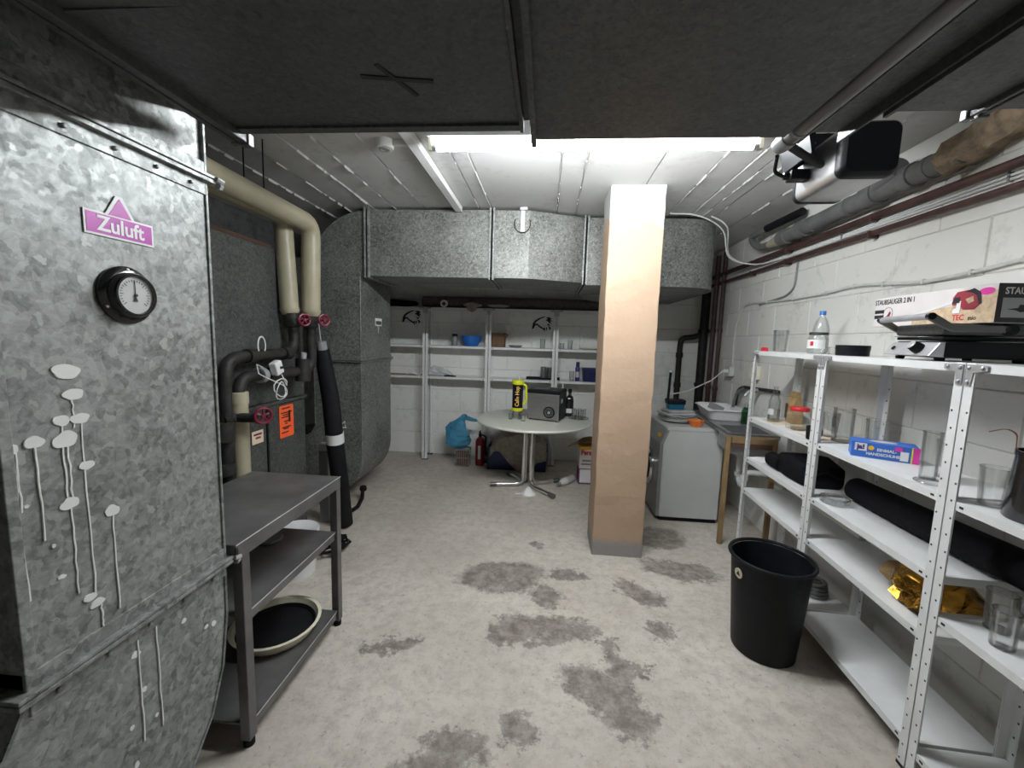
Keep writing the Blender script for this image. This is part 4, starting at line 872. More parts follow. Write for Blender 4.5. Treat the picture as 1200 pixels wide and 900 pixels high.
q = MB(); q.M = ff; q.box(.055, .083, -.03, .012, 0, .0008); q.M = None; q.build('barcode', 'white_paper', T)
q = MB(); q.M = ff; q.box(.091, .096, -.036, .036, 0, .0008); q.M = None; q.build('yellow_stripe', 'yellow', T)
q = MB(); q.M = ff; q.box(.097, .1185, -.036, .036, 0, .0008); q.M = None; q.build('pink_stripe', 'pink', T)
q = MB(); q.prism([(.05*math.cos(k*PI/9)+.0, .055+.025*math.sin(k*PI/9)) for k in range(18)], 'z', .072, .0726); q.build('tissue_opening', 'cream_paper', T)
tumbler('tall_glass', 'tall clear glass standing beside the blue glove box', SX(1.72, .1), 1.72, Z2+.01, .026, .03, .19, group=GL)
tumbler('stem_glass', 'clear stemmed glass behind the tall glass on the shelf', SX(1.75, .19), 1.75, Z2+.01, .03, .036, .15, group=GL)
T = thing('glass_dish', 'flat round glass dish at the shelf edge by the double post', 'dish', (SX(1.66, .07), 1.66, Z2+.011))
q = MB(); q.lathe([(.045, 0), (.055, .006), (.052, .007), (.044, .002), (0, .002)], 24, cap=False); q.build('dish_body', 'glass', T, True)
q = MB(); q.tube([(.054*math.cos(k*PI/11), .054*math.sin(k*PI/11), .007) for k in range(23)], .002, 6, cap=False); q.build('rim', 'glass', T, True)
T = thing('lantern_pot', 'black tapered metal pot with a wire hook on the shelf', 'pot', (1.535, 1.335, 1.086))
q = MB(); q.lathe([(.085, 0), (.088, .004), (.078, .195), (.08, .2), (.08, .215), (.074, .215), (.072, .19), (.08, .01), (0, .01)], 32, cap=False); q.build('pot_body', 'black_gloss', T, True)
q = MB(); q.tube(fillet([(-.05, .058, .2), (-.052, .06, .26), (-.07, .075, .275), (-.1, .095, .258)], .03, 6), .0016, 6); q.build('wire_hook', 'copper', T, True)
q = MB(); q.tube(fillet([(-.044, .064, .2), (-.046, .066, .262), (-.06, .08, .272)], .03, 6), .0016, 6); q.build('wire_hook', 'copper', T, True)
tumbler('drinking_glass', 'ribbed clear tumbler between the double post and the black pot', SX(1.47, .1), 1.47, 1.085, .034, .04, .13, group=GL)
# ---- third level
T = thing('black_case', 'soft black zipped case with a rolled end on the middle shelf', 'case', (SX(2.62, .04), 2.62, .781), RZ)
q = MB(); rg = []
for y, w, h in ((-.17, .10, .10), (-.15, .115, .125), (.0, .125, .15), (.14, .11, .13), (.17, .09, .09)): rg.append([(x+.135, y, z+h*.5+.0) for x, z in rr(w, h*.5, .03)])
loft(q, rg); q.build('case_body', 'black_cloth', T, True)
q = MB(); q.tube([(.05, .12, .05), (.05, .26, .05)], .048, 18); q.tube([(.05, .26, .05), (.05, .3, .052)], [.048, .03], 18); q.build('rolled_end', 'black_cloth', T, True)
q = MB(); q.tube([(.04, -.168, .06), (.13, -.178, .1), (.22, -.168, .06)], .006, 6); q.build('carry_strap', 'black_rubber', T, True)
T = thing('fabric_roll', 'long black fabric roll lying across two shelf units', 'roll', (SX(1.9, .22), 1.9, .857), RZ)
q = MB(); q.tube([(-.02, -.85, .03), (0, -.4, .012), (0, .0, .0), (.0, .36, -.002)], [.066, .064, .063, .06], 22); q.build('roll_body', 'black_cloth', T, True)
q = MB(); q.tube([(-.021, -.853, .03), (-.0215, -.856, .03)], .03, 16); q.build('roll_core', 'hole', T, True)
T = thing('ashtray', 'round cut glass ashtray on the middle shelf', 'ashtray', (SX(2.2, .08), 2.2, .791))
q = MB(); q.lathe([(.055, 0), (.064, .006), (.066, .03), (.058, .032), (.05, .012), (0, .01)], 28, cap=False); q.lathe([(0, 0), (.055, 0)], 28, cap=False); q.build('dish', 'glass_bottle', T, True)
q = MB(); q.tube([(.062*math.cos(k*PI/12), .062*math.sin(k*PI/12), .031) for k in range(25)], .004, 6, cap=False); q.build('rim', 'glass', T, True)
T = thing('white_envelope', 'crumpled white paper on the middle shelf under the black case', 'paper', (SX(2.75, .05), 2.97, .7805))
q = MB(); q.M = Matrix.Rotation(.3, 4, 'Z'); q.prism([(0, 0), (.12, 0), (.17, .0), (.17, .012), (.12, .004), (.06, .01), (0, .003)], 'y', -.05, .08); q.build('sheet', 'white_paper', T)
# ---- lower levels
T = thing('gold_foil_bag', 'crumpled shiny gold foil bag with a kraft opening on the lower shelf', 'bag', (SX(1.68, .16), 1.68, .558), RZ)
q = MB(); rng = random.Random(11); rg = []
for i in range(12):
    t = i/11; y = .15-.29*t; w = .085+.035*math.sin(PI*min(1, t*1.3)); h = .06+.03*math.sin(PI*t)
    rg.append([(math.cos(2*PI*k/16)*w*rng.uniform(.8, 1.12)+.02, y+rng.uniform(-.012, .012), max(.001, h+math.sin(2*PI*k/16)*h*rng.uniform(.75, 1.05))) for k in range(16)])
loft(q, rg); q.build('bag_body', 'gold_foil', T)
q = MB(); rng = random.Random(5)
P0 = [(-.1+rng.uniform(-.012, .012), -.1+.03*k+rng.uniform(-.01, .01), rng.uniform(.002, .03)) for k in range(7)]
P1 = [(-.06+rng.uniform(-.02, .02), -.1+.03*k+rng.uniform(-.012, .012), rng.uniform(.08, .13)) for k in range(7)]
P2 = [(-.02+rng.uniform(-.01, .01), -.1+.03*k, .06) for k in range(7)]
q._add(P0+P1+P2, [(k, k+1, 8+k) for k in range(6)]+[(k, 8+k, 7+k) for k in range(6)]+[(7+k, 8+k, 15+k) for k in range(6)]+[(7+k, 15+k, 14+k) for k in range(6)])
q.build('foil_flap', 'gold_foil', T)
q = MB(); rng = random.Random(8)
rg = [[(math.cos(2*PI*k/12)*r_*rng.uniform(.8, 1.15), y, max(.002, .06+math.sin(2*PI*k/12)*.05*rng.uniform(.8, 1.1))) for k in range(12)] for y, r_ in ((.14, .07), (.17, .075), (.2, .07))]
n = 12; q._add([p for r_ in rg for p in r_], [(i*n+k, i*n+(k+1) % n, (i+1)*n+(k+1) % n, (i+1)*n+k) for i in range(2) for k in range(n)]); q.build('kraft_mouth', 'kraft', T)
for i, (x, y, r_, h, lab) in enumerate(((1.565, 1.435, .038, .135, 'wide clear glass behind two others on the low shelf'), (1.49, 1.345, .033, .125, 'clear glass at the front edge of the low shelf'), (1.565, 1.30, .033, .12, 'clear glass beside the front glass on the low shelf'))):
    tumbler('drinking_glass', lab, x, y, .66, r_*.9, r_, h, group=GL)
T = thing('hose_coil', 'grey coiled hose on the bottom shelf behind the waste bin', 'hose', (SX(2.47, .2), 2.47, .121))
q = MB()
for k in range(4):
    q.tube([((.065-.004*k)*math.cos(j*PI/10), (.065-.004*k)*math.sin(j*PI/10), .012+.022*k) for j in range(21)], .011, 8, cap=False)
q.pieces('coil_turn', 'steel_dull', T, True)
# ---- waste bin
T = thing('waste_bin', 'tall black round waste bin with a pale round sticker in front of the shelves', 'bin', (1.205, 2.13, 0))
q = MB(); q.lathe([(.142, 0), (.15, .004), (.185, .5), (.182, .5), (.147, .01), (0, .008)], 44, cap=False); q.lathe([(0, 0), (.142, 0)], 44, cap=False); q.build('bin_body', 'black_plastic', T, True)
q = MB(); q.tube([(.192*math.cos(k*PI/22), .192*math.sin(k*PI/22), .508) for k in range(45)], .0095, 8, cap=False); q.build('rim', 'black_plastic', T, True)
a = math.radians(194); R_ = .1815
M = frame((R_*math.cos(a), R_*math.sin(a), .43), (-math.sin(a), math.cos(a), 0), (math.cos(a)*.07, math.sin(a)*.07, 1))
q = MB(); q.M = M; q.lathe([(.026, -.001), (.026, .003)], 24); q.M = None; q.build('sticker', 'sticker_cream', T)
q = MB(); q.M = M; q.prism([(-.014, -.01), (.014, -.01), (0, .015)], 'z', .003, .0036); q.M = None; q.build('sticker_symbol', 'pipe_black', T)

# ================================================================ shelves along the back wall
G2 = 'white steel shelves along the back wall'
YS = 5.06
for i, (xa, xb, lab) in enumerate(((-2.33, -1.531, 'back wall shelf unit beside the dark riser duct with an eagle behind it'), (-1.529, -.731, 'back wall shelf unit with the blue bowl'), (-.729, .099, 'back wall shelf unit with the brown box and steel cups'), (.101, .9, 'back wall shelf unit next to the pillar with the spray can'))):
    shelf_unit(lab, G2, (xb, YS, 0), PI/2, xb-xa, .265, (1.95, 1.478, 1.087), 'shelf_white', .002)
eagle = [[(333, 378), (352, 350), (385, 328), (425, 314), (440, 318), (400, 334), (368, 356), (350, 380), (342, 388)],
         [(330, 418), (336, 385), (350, 378), (372, 372), (385, 380), (360, 388), (350, 400), (345, 415)],
         [(365, 372), (400, 395), (425, 410), (432, 425), (405, 412), (380, 396)],
         [(440, 345), (460, 332), (440, 322), (470, 318), (492, 330), (478, 338), (497, 355), (478, 352), (490, 375), (470, 365), (455, 350)],
         [(425, 410), (440, 405), (438, 440), (430, 430)], [(447, 405), (458, 400), (452, 432), (446, 425)], [(463, 392), (476, 395), (490, 412), (472, 425), (472, 408)],
         [(452, 375), (468, 372), (482, 384), (465, 388)]]
for cx, cz in ((-1.80, 1.825), (-.08, 1.785)):
    E_ = bpy.data.objects.new('eagle_emblem', None); COL.objects.link(E_); E_.parent = wall_back; E_.location = (cx, YB-.0125, cz); E_['label'] = 'black eagle head emblem painted on the wall'
    for P in eagle:
        q = MB(); q.prism([((x-412)*.00155, -(y-378)*.00155) for x, y in P], 'y', -.0015, .0005); q.build('stroke', 'ink', E_)
ZT, ZM, ZL = 1.951, 1.479, 1.088
T = thing('carpet_roll', 'long dark carpet roll lying on top of the back wall shelves', 'carpet', (-.45, 5.2, ZT))
q = MB(); q.tube([(-1.15, 0, .072), (-.5, 0, .075), (.2, 0, .073), (.9, .0, .07), (1.12, 0, .06)], [.07, .074, .074, .07, .05], 20); q.build('roll_body', 'carpet_roll', T, True)
q = MB(); q.tube([(-1.155, 0, .072), (-1.152, 0, .072)], .025, 14); q.build('roll_core', 'hole', T, True)
T = thing('dark_bundle', 'folded black cloth bundle on top of the shelf beside the riser duct', 'cloth', (-1.98, 5.17, ZT))
q = MB(); rng = random.Random(2); loft(q, [[(x, math.cos(2*PI*k/12)*.1*rng.uniform(.8, 1.1), max(.001, .045+math.sin(2*PI*k/12)*.045*h*rng.uniform(.8, 1.1))) for k in range(12)] for x, h in ((-.3, .6), (-.2, 1), (0, 1.05), (.15, .9), (.3, .6))]); q.build('fold', 'black_cloth', T, True)
q = MB(); q.tube([(-.1, -.1, .03), (0, -.104, .05), (.1, -.1, .03)], .008, 6); q.build('strap', 'black_rubber', T, True)
T = thing('tape_roll', 'white roll of tape standing on the top back shelf', 'tape', (-1.3, 5.09, ZT))
q = MB(); q.lathe([(.024, -.02), (.045, -.02), (.045, .02), (.024, .02), (.024, -.02)], 22, (0, 0, .046), 'y', cap=False); q.build('tape_ring', 'white_plastic', T, True)
q = MB(); q.lathe([(.02, -.019), (.024, -.019), (.024, .019), (.02, .019), (.02, -.019)], 18, (0, 0, .046), 'y', cap=False); q.build('cardboard_core', 'kraft', T, True)
for i, (x, w, lab) in enumerate(((-.93, .11, 'crumpled grey rag hanging over the top shelf edge'), (-.62, .13, 'flat grey brown rag lying on the top back shelf'))):
    T = thing('rag', lab, 'rag', (x, 5.075, ZT)); rng = random.Random(20+i)
    q = MB(); loft(q, [[(u, math.cos(2*PI*k/10)*.045*rng.uniform(.7, 1.1)-(.03 if i == 0 else 0), max(.001, .035+math.sin(2*PI*k/10)*.04*h*rng.uniform(.7, 1.2))) for k in range(10)] for u, h in ((-w, .3), (-w*.5, .9-.3*i), (0, 1.2-.6*i), (w*.6, .7-.2*i), (w, .3))]); q.build('fold', 'blanket', T, True)
    if i == 0:
        q = MB(); q._add([(-.07, -.065, .03), (.05, -.065, .03), (.06, -.07, -.02), (.0, -.072, -.06), (-.06, -.07, -.03)], [(0, 1, 2, 3, 4)]); q._add([(-.07, -.068, .03), (.05, -.068, .03), (.06, -.073, -.02), (.0, -.075, -.06), (-.06, -.073, -.03)], [(0, 4, 3, 2, 1)]); q.build('hanging_corner', 'blanket', T)
# middle level
T = thing('blue_bowl', 'bright blue plastic mixing bowl on the back shelf', 'bowl', (-.965, 5.17, ZM))
q = MB(); q.lathe([(.075, 0), (.08, .004), (.12, .07), (.132, .125), (.137, .125), (.137, .13), (.129, .13), (.115, .07), (.075, .008), (0, .008)], 32, cap=False); q.lathe([(0, 0), (.075, 0)], 32, cap=False); q.build('bowl_body', 'blue_plastic', T, True)
q = MB(); q.tube([(.134*math.cos(k*PI/14), .134*math.sin(k*PI/14), .128) for k in range(29)], .004, 6, cap=False); q.build('rim', 'blue_plastic', T, True)
T = thing('storage_jar', 'grey glass jar with dark lid beside the blue bowl', 'jar', (-1.18, 5.18, ZM))
q = MB(); q.lathe([(.035, 0), (.037, .004), (.037, .115), (.03, .125)], 20); q.build('jar_body', 'grey_plastic', T, True)
q = MB(); q.lathe([(.034, .122), (.035, .145), (.032, .148)], 20); q.build('lid', 'black_plastic', T, True)
T = thing('brown_carton', 'open brown cardboard box on the back shelf', 'box', (-.615, 5.19, ZM))
q = MB(); q.box(-.08, .08, -.07, .07, 0, .004); q.box(-.08, -.076, -.07, .07, 0, .175); q.box(.076, .08, -.07, .07, 0, .14); q.box(-.08, .08, -.07, -.066, 0, .175); q.box(-.08, .08, .066, .07, 0, .175); q.build('carton', 'brown_carton', T)
q = MB(); q.M = Matrix.Translation((.08, 0, .175)) @ Matrix.Rotation(.5, 4, 'Y'); q.box(-.01, .05, -.07, .07, -.003, 0); q.box(.03, .05, -.07, -.066, -.06, 0); q.build('open_flap', 'brown_carton', T)
G3 = 'glasses on the back shelves'
tumbler('drinking_glass', 'single tall glass under the eagle emblem on the back shelf', -.06, 5.15, ZM-.001, .03, .034, .11, 'glass_bottle', group=G3)
tumbler('drinking_glass', 'small glass on the back shelf next to a taller glass near the pillar', .18, 5.15, ZM-.001, .028, .03, .07, 'glass_bottle', group=G3)
tumbler('drinking_glass', 'taller glass on the back shelf between a small glass and the cream plate', .28, 5.15, ZM-.001, .028, .032, .11, 'glass_bottle', group=G3)
T = thing('grey_dish', 'flat grey dish on the back shelf beside the brown box', 'dish', (-.4, 5.17, ZM))
q = MB(); q.lathe([(.06, 0), (.09, .025), (.093, .025), (.093, .03), (.088, .03), (.06, .006), (0, .006)], 26, cap=False); q.build('dish_body', 'grey_plastic', T, True)
q = MB(); q.lathe([(0, 0), (.055, 0), (.055, .003), (0, .003)], 20, cap=False); q.build('foot_ring', 'grey_plastic', T, True)
T = thing('cream_plate', 'large cream plate lying on the back shelf beside the pillar', 'plate', (.52, 5.17, ZM))
q = MB(); q.lathe([(.08, 0), (.125, .018), (.128, .02), (.125, .023), (.08, .005), (0, .005)], 30, cap=False); q.build('plate_body', 'cream_plastic', T, True)
q = MB(); q.lathe([(.075, -.0), (.085, .0), (.085, .004), (.075, .004)], 24, cap=False); q.build('foot_ring', 'cream_plastic', T, True)
# lower level
T = thing('plastic_bag', 'crumpled white plastic bag on the back shelf', 'bag', (-1.34, 5.15, ZL)); rng = random.Random(4)
q = MB(); loft(q, [[(u, math.cos(2*PI*k/14)*.07*rng.uniform(.7, 1.1), max(.001, .05*h+math.sin(2*PI*k/14)*.055*h*rng.uniform(.7, 1.2))) for k in range(14)] for u, h in ((-.15, .9), (-.1, 1.3), (-.03, 1.1), (.03, .9), (.09, .7), (.14, .3))]); q.build('bag_body', 'clear_bag', T)
q = MB(); q.tube([(.05, -.06, .006), (.12, -.07, .012), (.2, -.06, .006)], .01, 6); q.build('dark_handle', 'black_rubber', T, True)
T = thing('tissue_wad', 'small wad of white tissue on the back shelf by the riser duct', 'tissue', (-1.72, 5.13, ZL)); rng = random.Random(9)
q = MB(); loft(q, [[(u, math.cos(2*PI*k/9)*.04*rng.uniform(.7, 1.1), max(.001, .03*h+math.sin(2*PI*k/9)*.03*h*rng.uniform(.7, 1.2))) for k in range(9)] for u, h in ((-.07, .3), (-.03, 1.2), (.03, .9), (.07, .3))]); q.build('wad', 'white_paper', T)
q = MB(); q.prism([(.06, 0), (.12, 0), (.11, .012), (.07, .008)], 'y', -.03, .02); q.build('torn_corner', 'white_paper', T)
T = thing('shelf_liner', 'strip of pale brown card covering the back shelf by the riser duct', 'card', (-1.93, 5.19, ZL-.0005))
q = MB(); q.box(-.36, .37, -.11, .1, 0, .0015); q.build('card_strip', 'kraft', T)
q = MB(); q.box(-.3, .37, -.12, -.06, .0015, .004); q.build('top_strip', 'wood', T)
T = thing('baking_tray', 'long flat dark baking tray on the back shelf', 'tray', (-.03, 5.195, ZL))
q = MB(); q.box(-.22, .2, -.07, .08, 0, .003); q.box(-.22, -.217, -.07, .08, 0, .022); q.box(.197, .2, -.07, .08, 0, .022); q.box(-.22, .2, -.07, -.067, 0, .022); q.box(-.22, .2, .077, .08, 0, .022); q.build('pan', 'black_plastic', T)
q = MB(); q.tube([(-.22, -.07, .022), (.2, -.07, .022), (.2, .08, .022), (-.22, .08, .022), (-.22, -.07, .022)], .003, 6); q.build('rolled_rim', 'black_plastic', T, True)
for i, (x, h) in enumerate(((-.035, .155), (.045, .15))):
    T = thing('steel_cup', ['steel beaker in the baking tray beside the darker beaker', 'darker steel beaker against the back shelf post'][i], 'cup', (x, 5.18, ZL+.0035), group='steel beakers')
    q = MB(); q.lathe([(.035, 0), (.038, .004), (.038, h), (.036, h), (.035, .006), (0, .006)], 24, cap=False); q.build('beaker_body', ['steel', 'steel_dull'][i], T, True)
    q = MB(); q.tube([(.038*math.cos(k*PI/11), .038*math.sin(k*PI/11), h) for k in range(23)], .0022, 6, cap=False); q.build('rim', 'steel', T, True)
tumbler('drinking_glass', 'glass standing beside the purple spray can', .315, 5.13, ZL-.001, .026, .03, .12, 'glass_bottle', group=G3)
T = thing('spray_can', 'purple spray can with a dark cap on the back shelf', 'spray can', (.385, 5.12, ZL))
q = MB(); q.lathe([(.026, 0), (.028, .003), (.028, .165), (.022, .18), (.018, .185)], 20); q.build('can_body', 'purple', T, True)
q = MB(); q.lathe([(.022, .182), (.0225, .23), (.018, .24)], 18); q.build('cap', 'navy_plastic', T, True)
q = MB(); q.lathe([(.0285, .05), (.0285, .12)], 12, cap=False, a0=3.6, a1=5.6); q.build('label_print', 'shelf_grey_white', T, True)
T = thing('blue_tub', 'dark blue plastic tub on the back shelf next to the pillar', 'tub', (.56, 5.16, ZL))
q = MB(); n4 = [[(x, y, z) for x, y in rr(w, d, .02)] for z, w, d in ((0, .1, .08), (.15, .115, .095), (.15, .122, .1), (.165, .122, .1), (.165, .11, .09), (.01, .095, .075))]; loft(q, n4); q.build('tub_body', 'navy_plastic', T, True)
q = MB(); q.box(-.03, .03, -.106, -.098, .12, .15); q.build('handle_tab', 'navy_plastic', T, bevel=.004)
for i, x in enumerate((.13, .21)):
    T = thing('white_hook', 'white plastic hook hanging under the back shelf above the ice machine', 'hook', (x, YS+.012, 1.055), group='white hooks')
    q = MB(); q.tube([(0, 0, 0), (0, -.004, -.05), (0, -.006, -.07)], [.01, .011, .005], 10); q.build('hook_body', 'white_plastic', T, True)
    q = MB(); q.box(-.008, .008, -.011, .011, -.004, .003); q.build('hook_clip', 'white_plastic', T)

# ================================================================ round table
TX, TY, TZ = -.115, 4.36, .74
T = thing('round_table', 'round white table on four chrome tube legs', 'table', (TX, TY, 0))
q = MB(); q.lathe([(0, .712), (.59, .712), (.612, .72), (.615, .73), (.608, .74), (0, .74)], 64, cap=False); q.build('tabletop', 'table_white', T, True)
PX, PY = -.04, -.05
for k, (dx, dy) in enumerate(((-.40, -.08), (.28, -.32), (.34, .17), (-.24, .33))):
    d = Vector((dx, dy, 0)).normalized(); s_ = d*.05+Vector((PX, PY, 0)); dx += PX; dy += PY
    q = MB(); q.tube(fillet([(s_.x, s_.y, .712), (s_.x, s_.y, .03), (dx-d.x*.06, dy-d.y*.06, .03)], .09, 8), .021, 14); lg = q.build('leg', 'chrome', T, True)
    q = MB(); e = Vector((dx, dy, .03)); q.tube([e-d*.07, e], .024, 10); q.build('foot_cap', 'steel_dull', lg, True)
q = MB(); q.lathe([(.1, .70), (.1, .712)], 24); q.build('top_plate', 'steel_dull', T)
T = thing('ice_machine', 'stainless ice cube machine with black lid and round vent on the round table', 'ice machine', (-.19, 4.31, TZ+.001), -.295)
q = MB(); q.box(0, .345, 0, .3, .012, .285); q.build('body', 'steel_brushed', T, bevel=.006)
q = MB(); q.box(.343, .349, .004, .3, .012, .285); q.build('side_panel', 'black_plastic', T, bevel=.002)
q = MB(); q.box(.334, .3495, -.002, .006, .012, .285); q.build('corner_trim', 'steel', T, bevel=.002)
q = MB(); q.box(-.004, .352, -.006, .305, .285, .325); q.build('lid', 'black_plastic', T, bevel=.01)
q = MB(); q.box(.03, .2, .06, .22, .325, .329); q.build('lid_window', 'steel_dull', T, bevel=.002)
q = MB(); q.lathe([(.062, .0), (.062, -.006), (.055, -.009), (.02, -.006)], 32, (.245, 0, .095), 'y'); v_ = q.build('vent', 'black_plastic', T, True)
for r_ in (.03, .038, .046):
    q = MB(); q.tube([(.245+r_*math.cos(k*PI/12), -.0085, .095+r_*math.sin(k*PI/12)) for k in range(25)], .0015, 5, cap=False); q.build('vent_ring', 'grey_plastic', v_, True)
q = MB(); q.lathe([(.016, -.006), (.016, -.011), (.012, -.012)], 18, (.245, 0, .095), 'y'); q.build('vent_hub', 'zinc', v_, True)
q = MB(); q.box(.349, .3505, .08, .14, .19, .23); q.build('rating_sticker', 'shelf_grey_white', T)
for x, y in ((.03, .03), (.315, .03), (.03, .27), (.315, .27)):
    q = MB(); q.lathe([(.012, 0), (.014, .013)], 10, (x, y, 0)); q.build('foot', 'black_rubber', T, True)
T = thing('drink_dispenser', 'yellow and black drink dispenser tube on clear feet with a handle', 'dispenser', (-.295, 4.33, TZ+.001))
q = MB(); q.lathe([(.05, 0), (.055, .004), (.05, .09), (.047, .09), (.05, .006)], 24, cap=False); q.build('clear_base', 'glass', T, True)
for k in range(3):
    a = -PI/2+k*2*PI/3+.5; q = MB(); q.lathe([(.014, .0), (.016, .003), (.018, .085), (.016, .085), (.013, .004)], 14, (.062*math.cos(a), .062*math.sin(a), 0), cap=False); q.build('clear_foot', 'glass', T, True)
q = MB(); q.lathe([(.058, .085), (.062, .09), (.062, .118), (.058, .12)], 28); q.build('bottom_ring', 'yellow', T, True)
q = MB(); q.lathe([(.058, .118), (.058, .37)], 28, cap=False); q.build('printed_sleeve', 'black_gloss', T, True)
q = MB(); q.lathe([(.059, .368), (.063, .372), (.063, .41), (.058, .415), (0, .415)], 28); q.build('top_ring', 'yellow', T, True)
q = MB(); q.tube(fillet([(.055, .0, .37), (.09, .0, .36), (.095, .0, .2), (.058, .0, .15)], .05, 6), .012, 10); q.build('handle', 'yellow', T, True)
q = MB(); q.tube([(.01, 0, .41), (.012, 0, .49)], .006, 8); q.build('straw', 'white_plastic', T, True)
text('Calle Hop', .058, 'gold_text', T, 'lettering', frame((0, -.0592, .245), (0, 0, 1), (-1, 0, 0)), .001, .9)
T = thing('liquor_bottle', 'dark square shouldered bottle with white label behind the ice machine', 'bottle', (.275, 4.61, TZ+.001))
q = MB(); loft(q, [[(x, y, z) for x, y in rr(w, w, w*.45)] for z, w in ((0, .04), (.005, .043), (.19, .043), (.22, .036), (.235, .018), (.29, .016))]); q.build('bottle_body', 'black_gloss', T, True)
q = MB(); q.lathe([(.02, .27), (.02, .305), (.017, .308)], 16); q.build('cap', 'black_plastic', T, True)
q = MB(); q.box(-.036, .036, -.0445, -.043, .04, .09); q.build('label_sheet', 'white_paper', T)
T = thing('serving_tray', 'round clear serving tray with glasses on the round table', 'tray', (.37, 4.47, TZ+.001))
q = MB(); q.lathe([(.1, 0), (.11, .01), (.108, .012), (.1, .004), (0, .004)], 28, cap=False); q.build('tray_plate', 'glass_bottle', T, True)
q = MB(); q.tube([(.109*math.cos(k*PI/12), .109*math.sin(k*PI/12), .011) for k in range(25)], .003, 6, cap=False); q.build('rim', 'glass', T, True)
for dx, dy in ((-.05, -.03), (.02, -.055), (.05, .02), (-.02, .05)):
    tumbler('drinking_glass', 'short clear glass on the serving tray on the round table', .37+dx, 4.47+dy, TZ+.004, .028, .032, .1, 'glass', group='glasses on the serving tray')
for x, y in ((-.36, 4.27), (-.22, 4.19)):
    tumbler('shot_glass', 'small clear glass on the round table beside the dispenser', x, y, TZ, .02, .024, .06, 'glass', group='small glasses by the dispenser')

# ================================================================ things on the floor at the back
T = thing('fire_extinguisher', 'dark red fire extinguisher standing by the shelf post', 'extinguisher', (-.79, 4.96, 0))
q = MB(); q.lathe([(.05, 0), (.057, .006), (.057, .3), (.05, .33), (.025, .355), (.02, .365)], 24); q.build('cylinder', 'red_ext', T, True)
q = MB(); q.lathe([(.02, .36), (.022, .4)], 14); q.box(-.01, .01, -.06, .03, .4, .412); q.build('valve', 'black_plastic', T)
q = MB(); q.box(-.01, .01, -.075, .03, .425, .435); q.build('lever', 'black_plastic', T, bevel=.002)
q = MB(); q.tube(fillet([(.02, 0, .385), (.07, 0, .37), (.072, 0, .12)], .03), .009, 8); q.build('hose', 'black_rubber', T, True)
q = MB(); q.lathe([(.0576, .09), (.0576, .26)], 10, cap=False, a0=4.4, a1=5.0); q.build('instruction_label', 'shelf_grey_white', T, True)
T = thing('wire_basket', 'small clear plastic crate with dark contents on the floor', 'crate', (-1.0, 4.93, 0))
for z0, z1 in ((0, .012), (.1, .112), (.2, .215)):
    q = MB(); q.box(-.09, .09, -.075, -.07, z0, z1); q.box(-.09, .09, .07, .075, z0, z1); q.box(-.09, -.085, -.07, .07, z0, z1); q.box(.085, .09, -.07, .07, z0, z1); q.pieces('crate_rail', 'grey_plastic', T)
for k in range(7):
    q = MB(); q.box(-.088+.0275*k, -.082+.0275*k, -.0745, -.0705, 0, .21); q.build('crate_bar', 'grey_plastic', T)
for sx in (-1, 1):
    for sy in (-1, 1):
        q = MB(); q.box(.085*sx-.004, .085*sx+.004, .07*sy-.004, .07*sy+.004, 0, .215); q.build('corner_post', 'grey_plastic', T)
q = MB(); q.box(-.075, .075, -.06, .06, .005, .19); q.build('dark_contents', 'brown_carton', T, bevel=.02)
T = thing('blue_bag', 'crumpled blue plastic bag draped over the small crate', 'bag', (-.99, 4.93, .0)); rng = random.Random(6)
q = MB(); rg = []
for t in [k/9 for k in range(10)]:
    c = Vector((-.15+.17*t, .0, .23+.4*t)); w = (.05+.12*math.sin(PI*min(1, t*1.1+.08)))*(1 if t < .85 else .6)
    rg.append([(c.x+math.cos(2*PI*k/14)*w*rng.uniform(.7, 1.15)+.03*math.sin(6*t), c.y+math.sin(2*PI*k/14)*.045*rng.uniform(.7, 1.2), c.z+rng.uniform(-.015, .015)-.35*w*math.cos(2*PI*k/14)) for k in range(14)])
loft(q, rg); q.build('bag_body', 'blue_bag', T)
q = MB(); q.tube([(.02, 0, .6), (.1, .04, .57), (.17, .09, .55)], [.03, .022, .012], 8); q.build('bag_neck', 'blue_bag', T, True)
T = thing('navy_crate', 'dark blue plastic crate under the back shelves', 'crate', (-.32, 4.97, 0))
q = MB(); q.box(-.36, .36, -.15, .15, 0, .01); q.box(-.36, .36, -.15, -.14, 0, .27); q.box(-.36, .36, .14, .15, 0, .27); q.box(-.36, -.35, -.15, .15, 0, .27); q.box(.35, .36, -.15, .15, 0, .27); q.build('crate_walls', 'navy_plastic', T)
q = MB(); q.box(-.37, .37, -.16, -.14, .25, .275); q.box(-.37, .37, .14, .16, .25, .275); q.box(-.37, -.35, -.14, .14, .25, .275); q.box(.35, .37, -.14, .14, .25, .275); q.build('crate_rim', 'navy_plastic', T)
for k in range(7):
    q = MB(); q.box(-.33+.105*k, -.322+.105*k, -.157, -.15, .0, .25); q.build('rib', 'navy_plastic', T)
T = thing('grey_blanket', 'crumpled grey brown blanket heaped over the navy crate', 'blanket', (-.3, 4.95, .0)); rng = random.Random(12)
import bmesh
gx, gy = 26, 16; vs = []
for j in range(gy+1):
    for i in range(gx+1):
        u, w = i/gx*2-1, j/gy*2-1
        z = .29+.2*max(0, 1-(u*.95)**2)*max(0, 1-(w*.8)**2)+.035*math.sin(7*u+3*w)*math.cos(5*w-2*u)+rng.uniform(-.008, .008)
        y = .17*w; x = .34*u
        if w < -.45: z -= (-.45-w)*(.42+.25*math.sin(3*u+1)); y = -.17-(-.45-w)*.05
        vs.append((x, y, z))
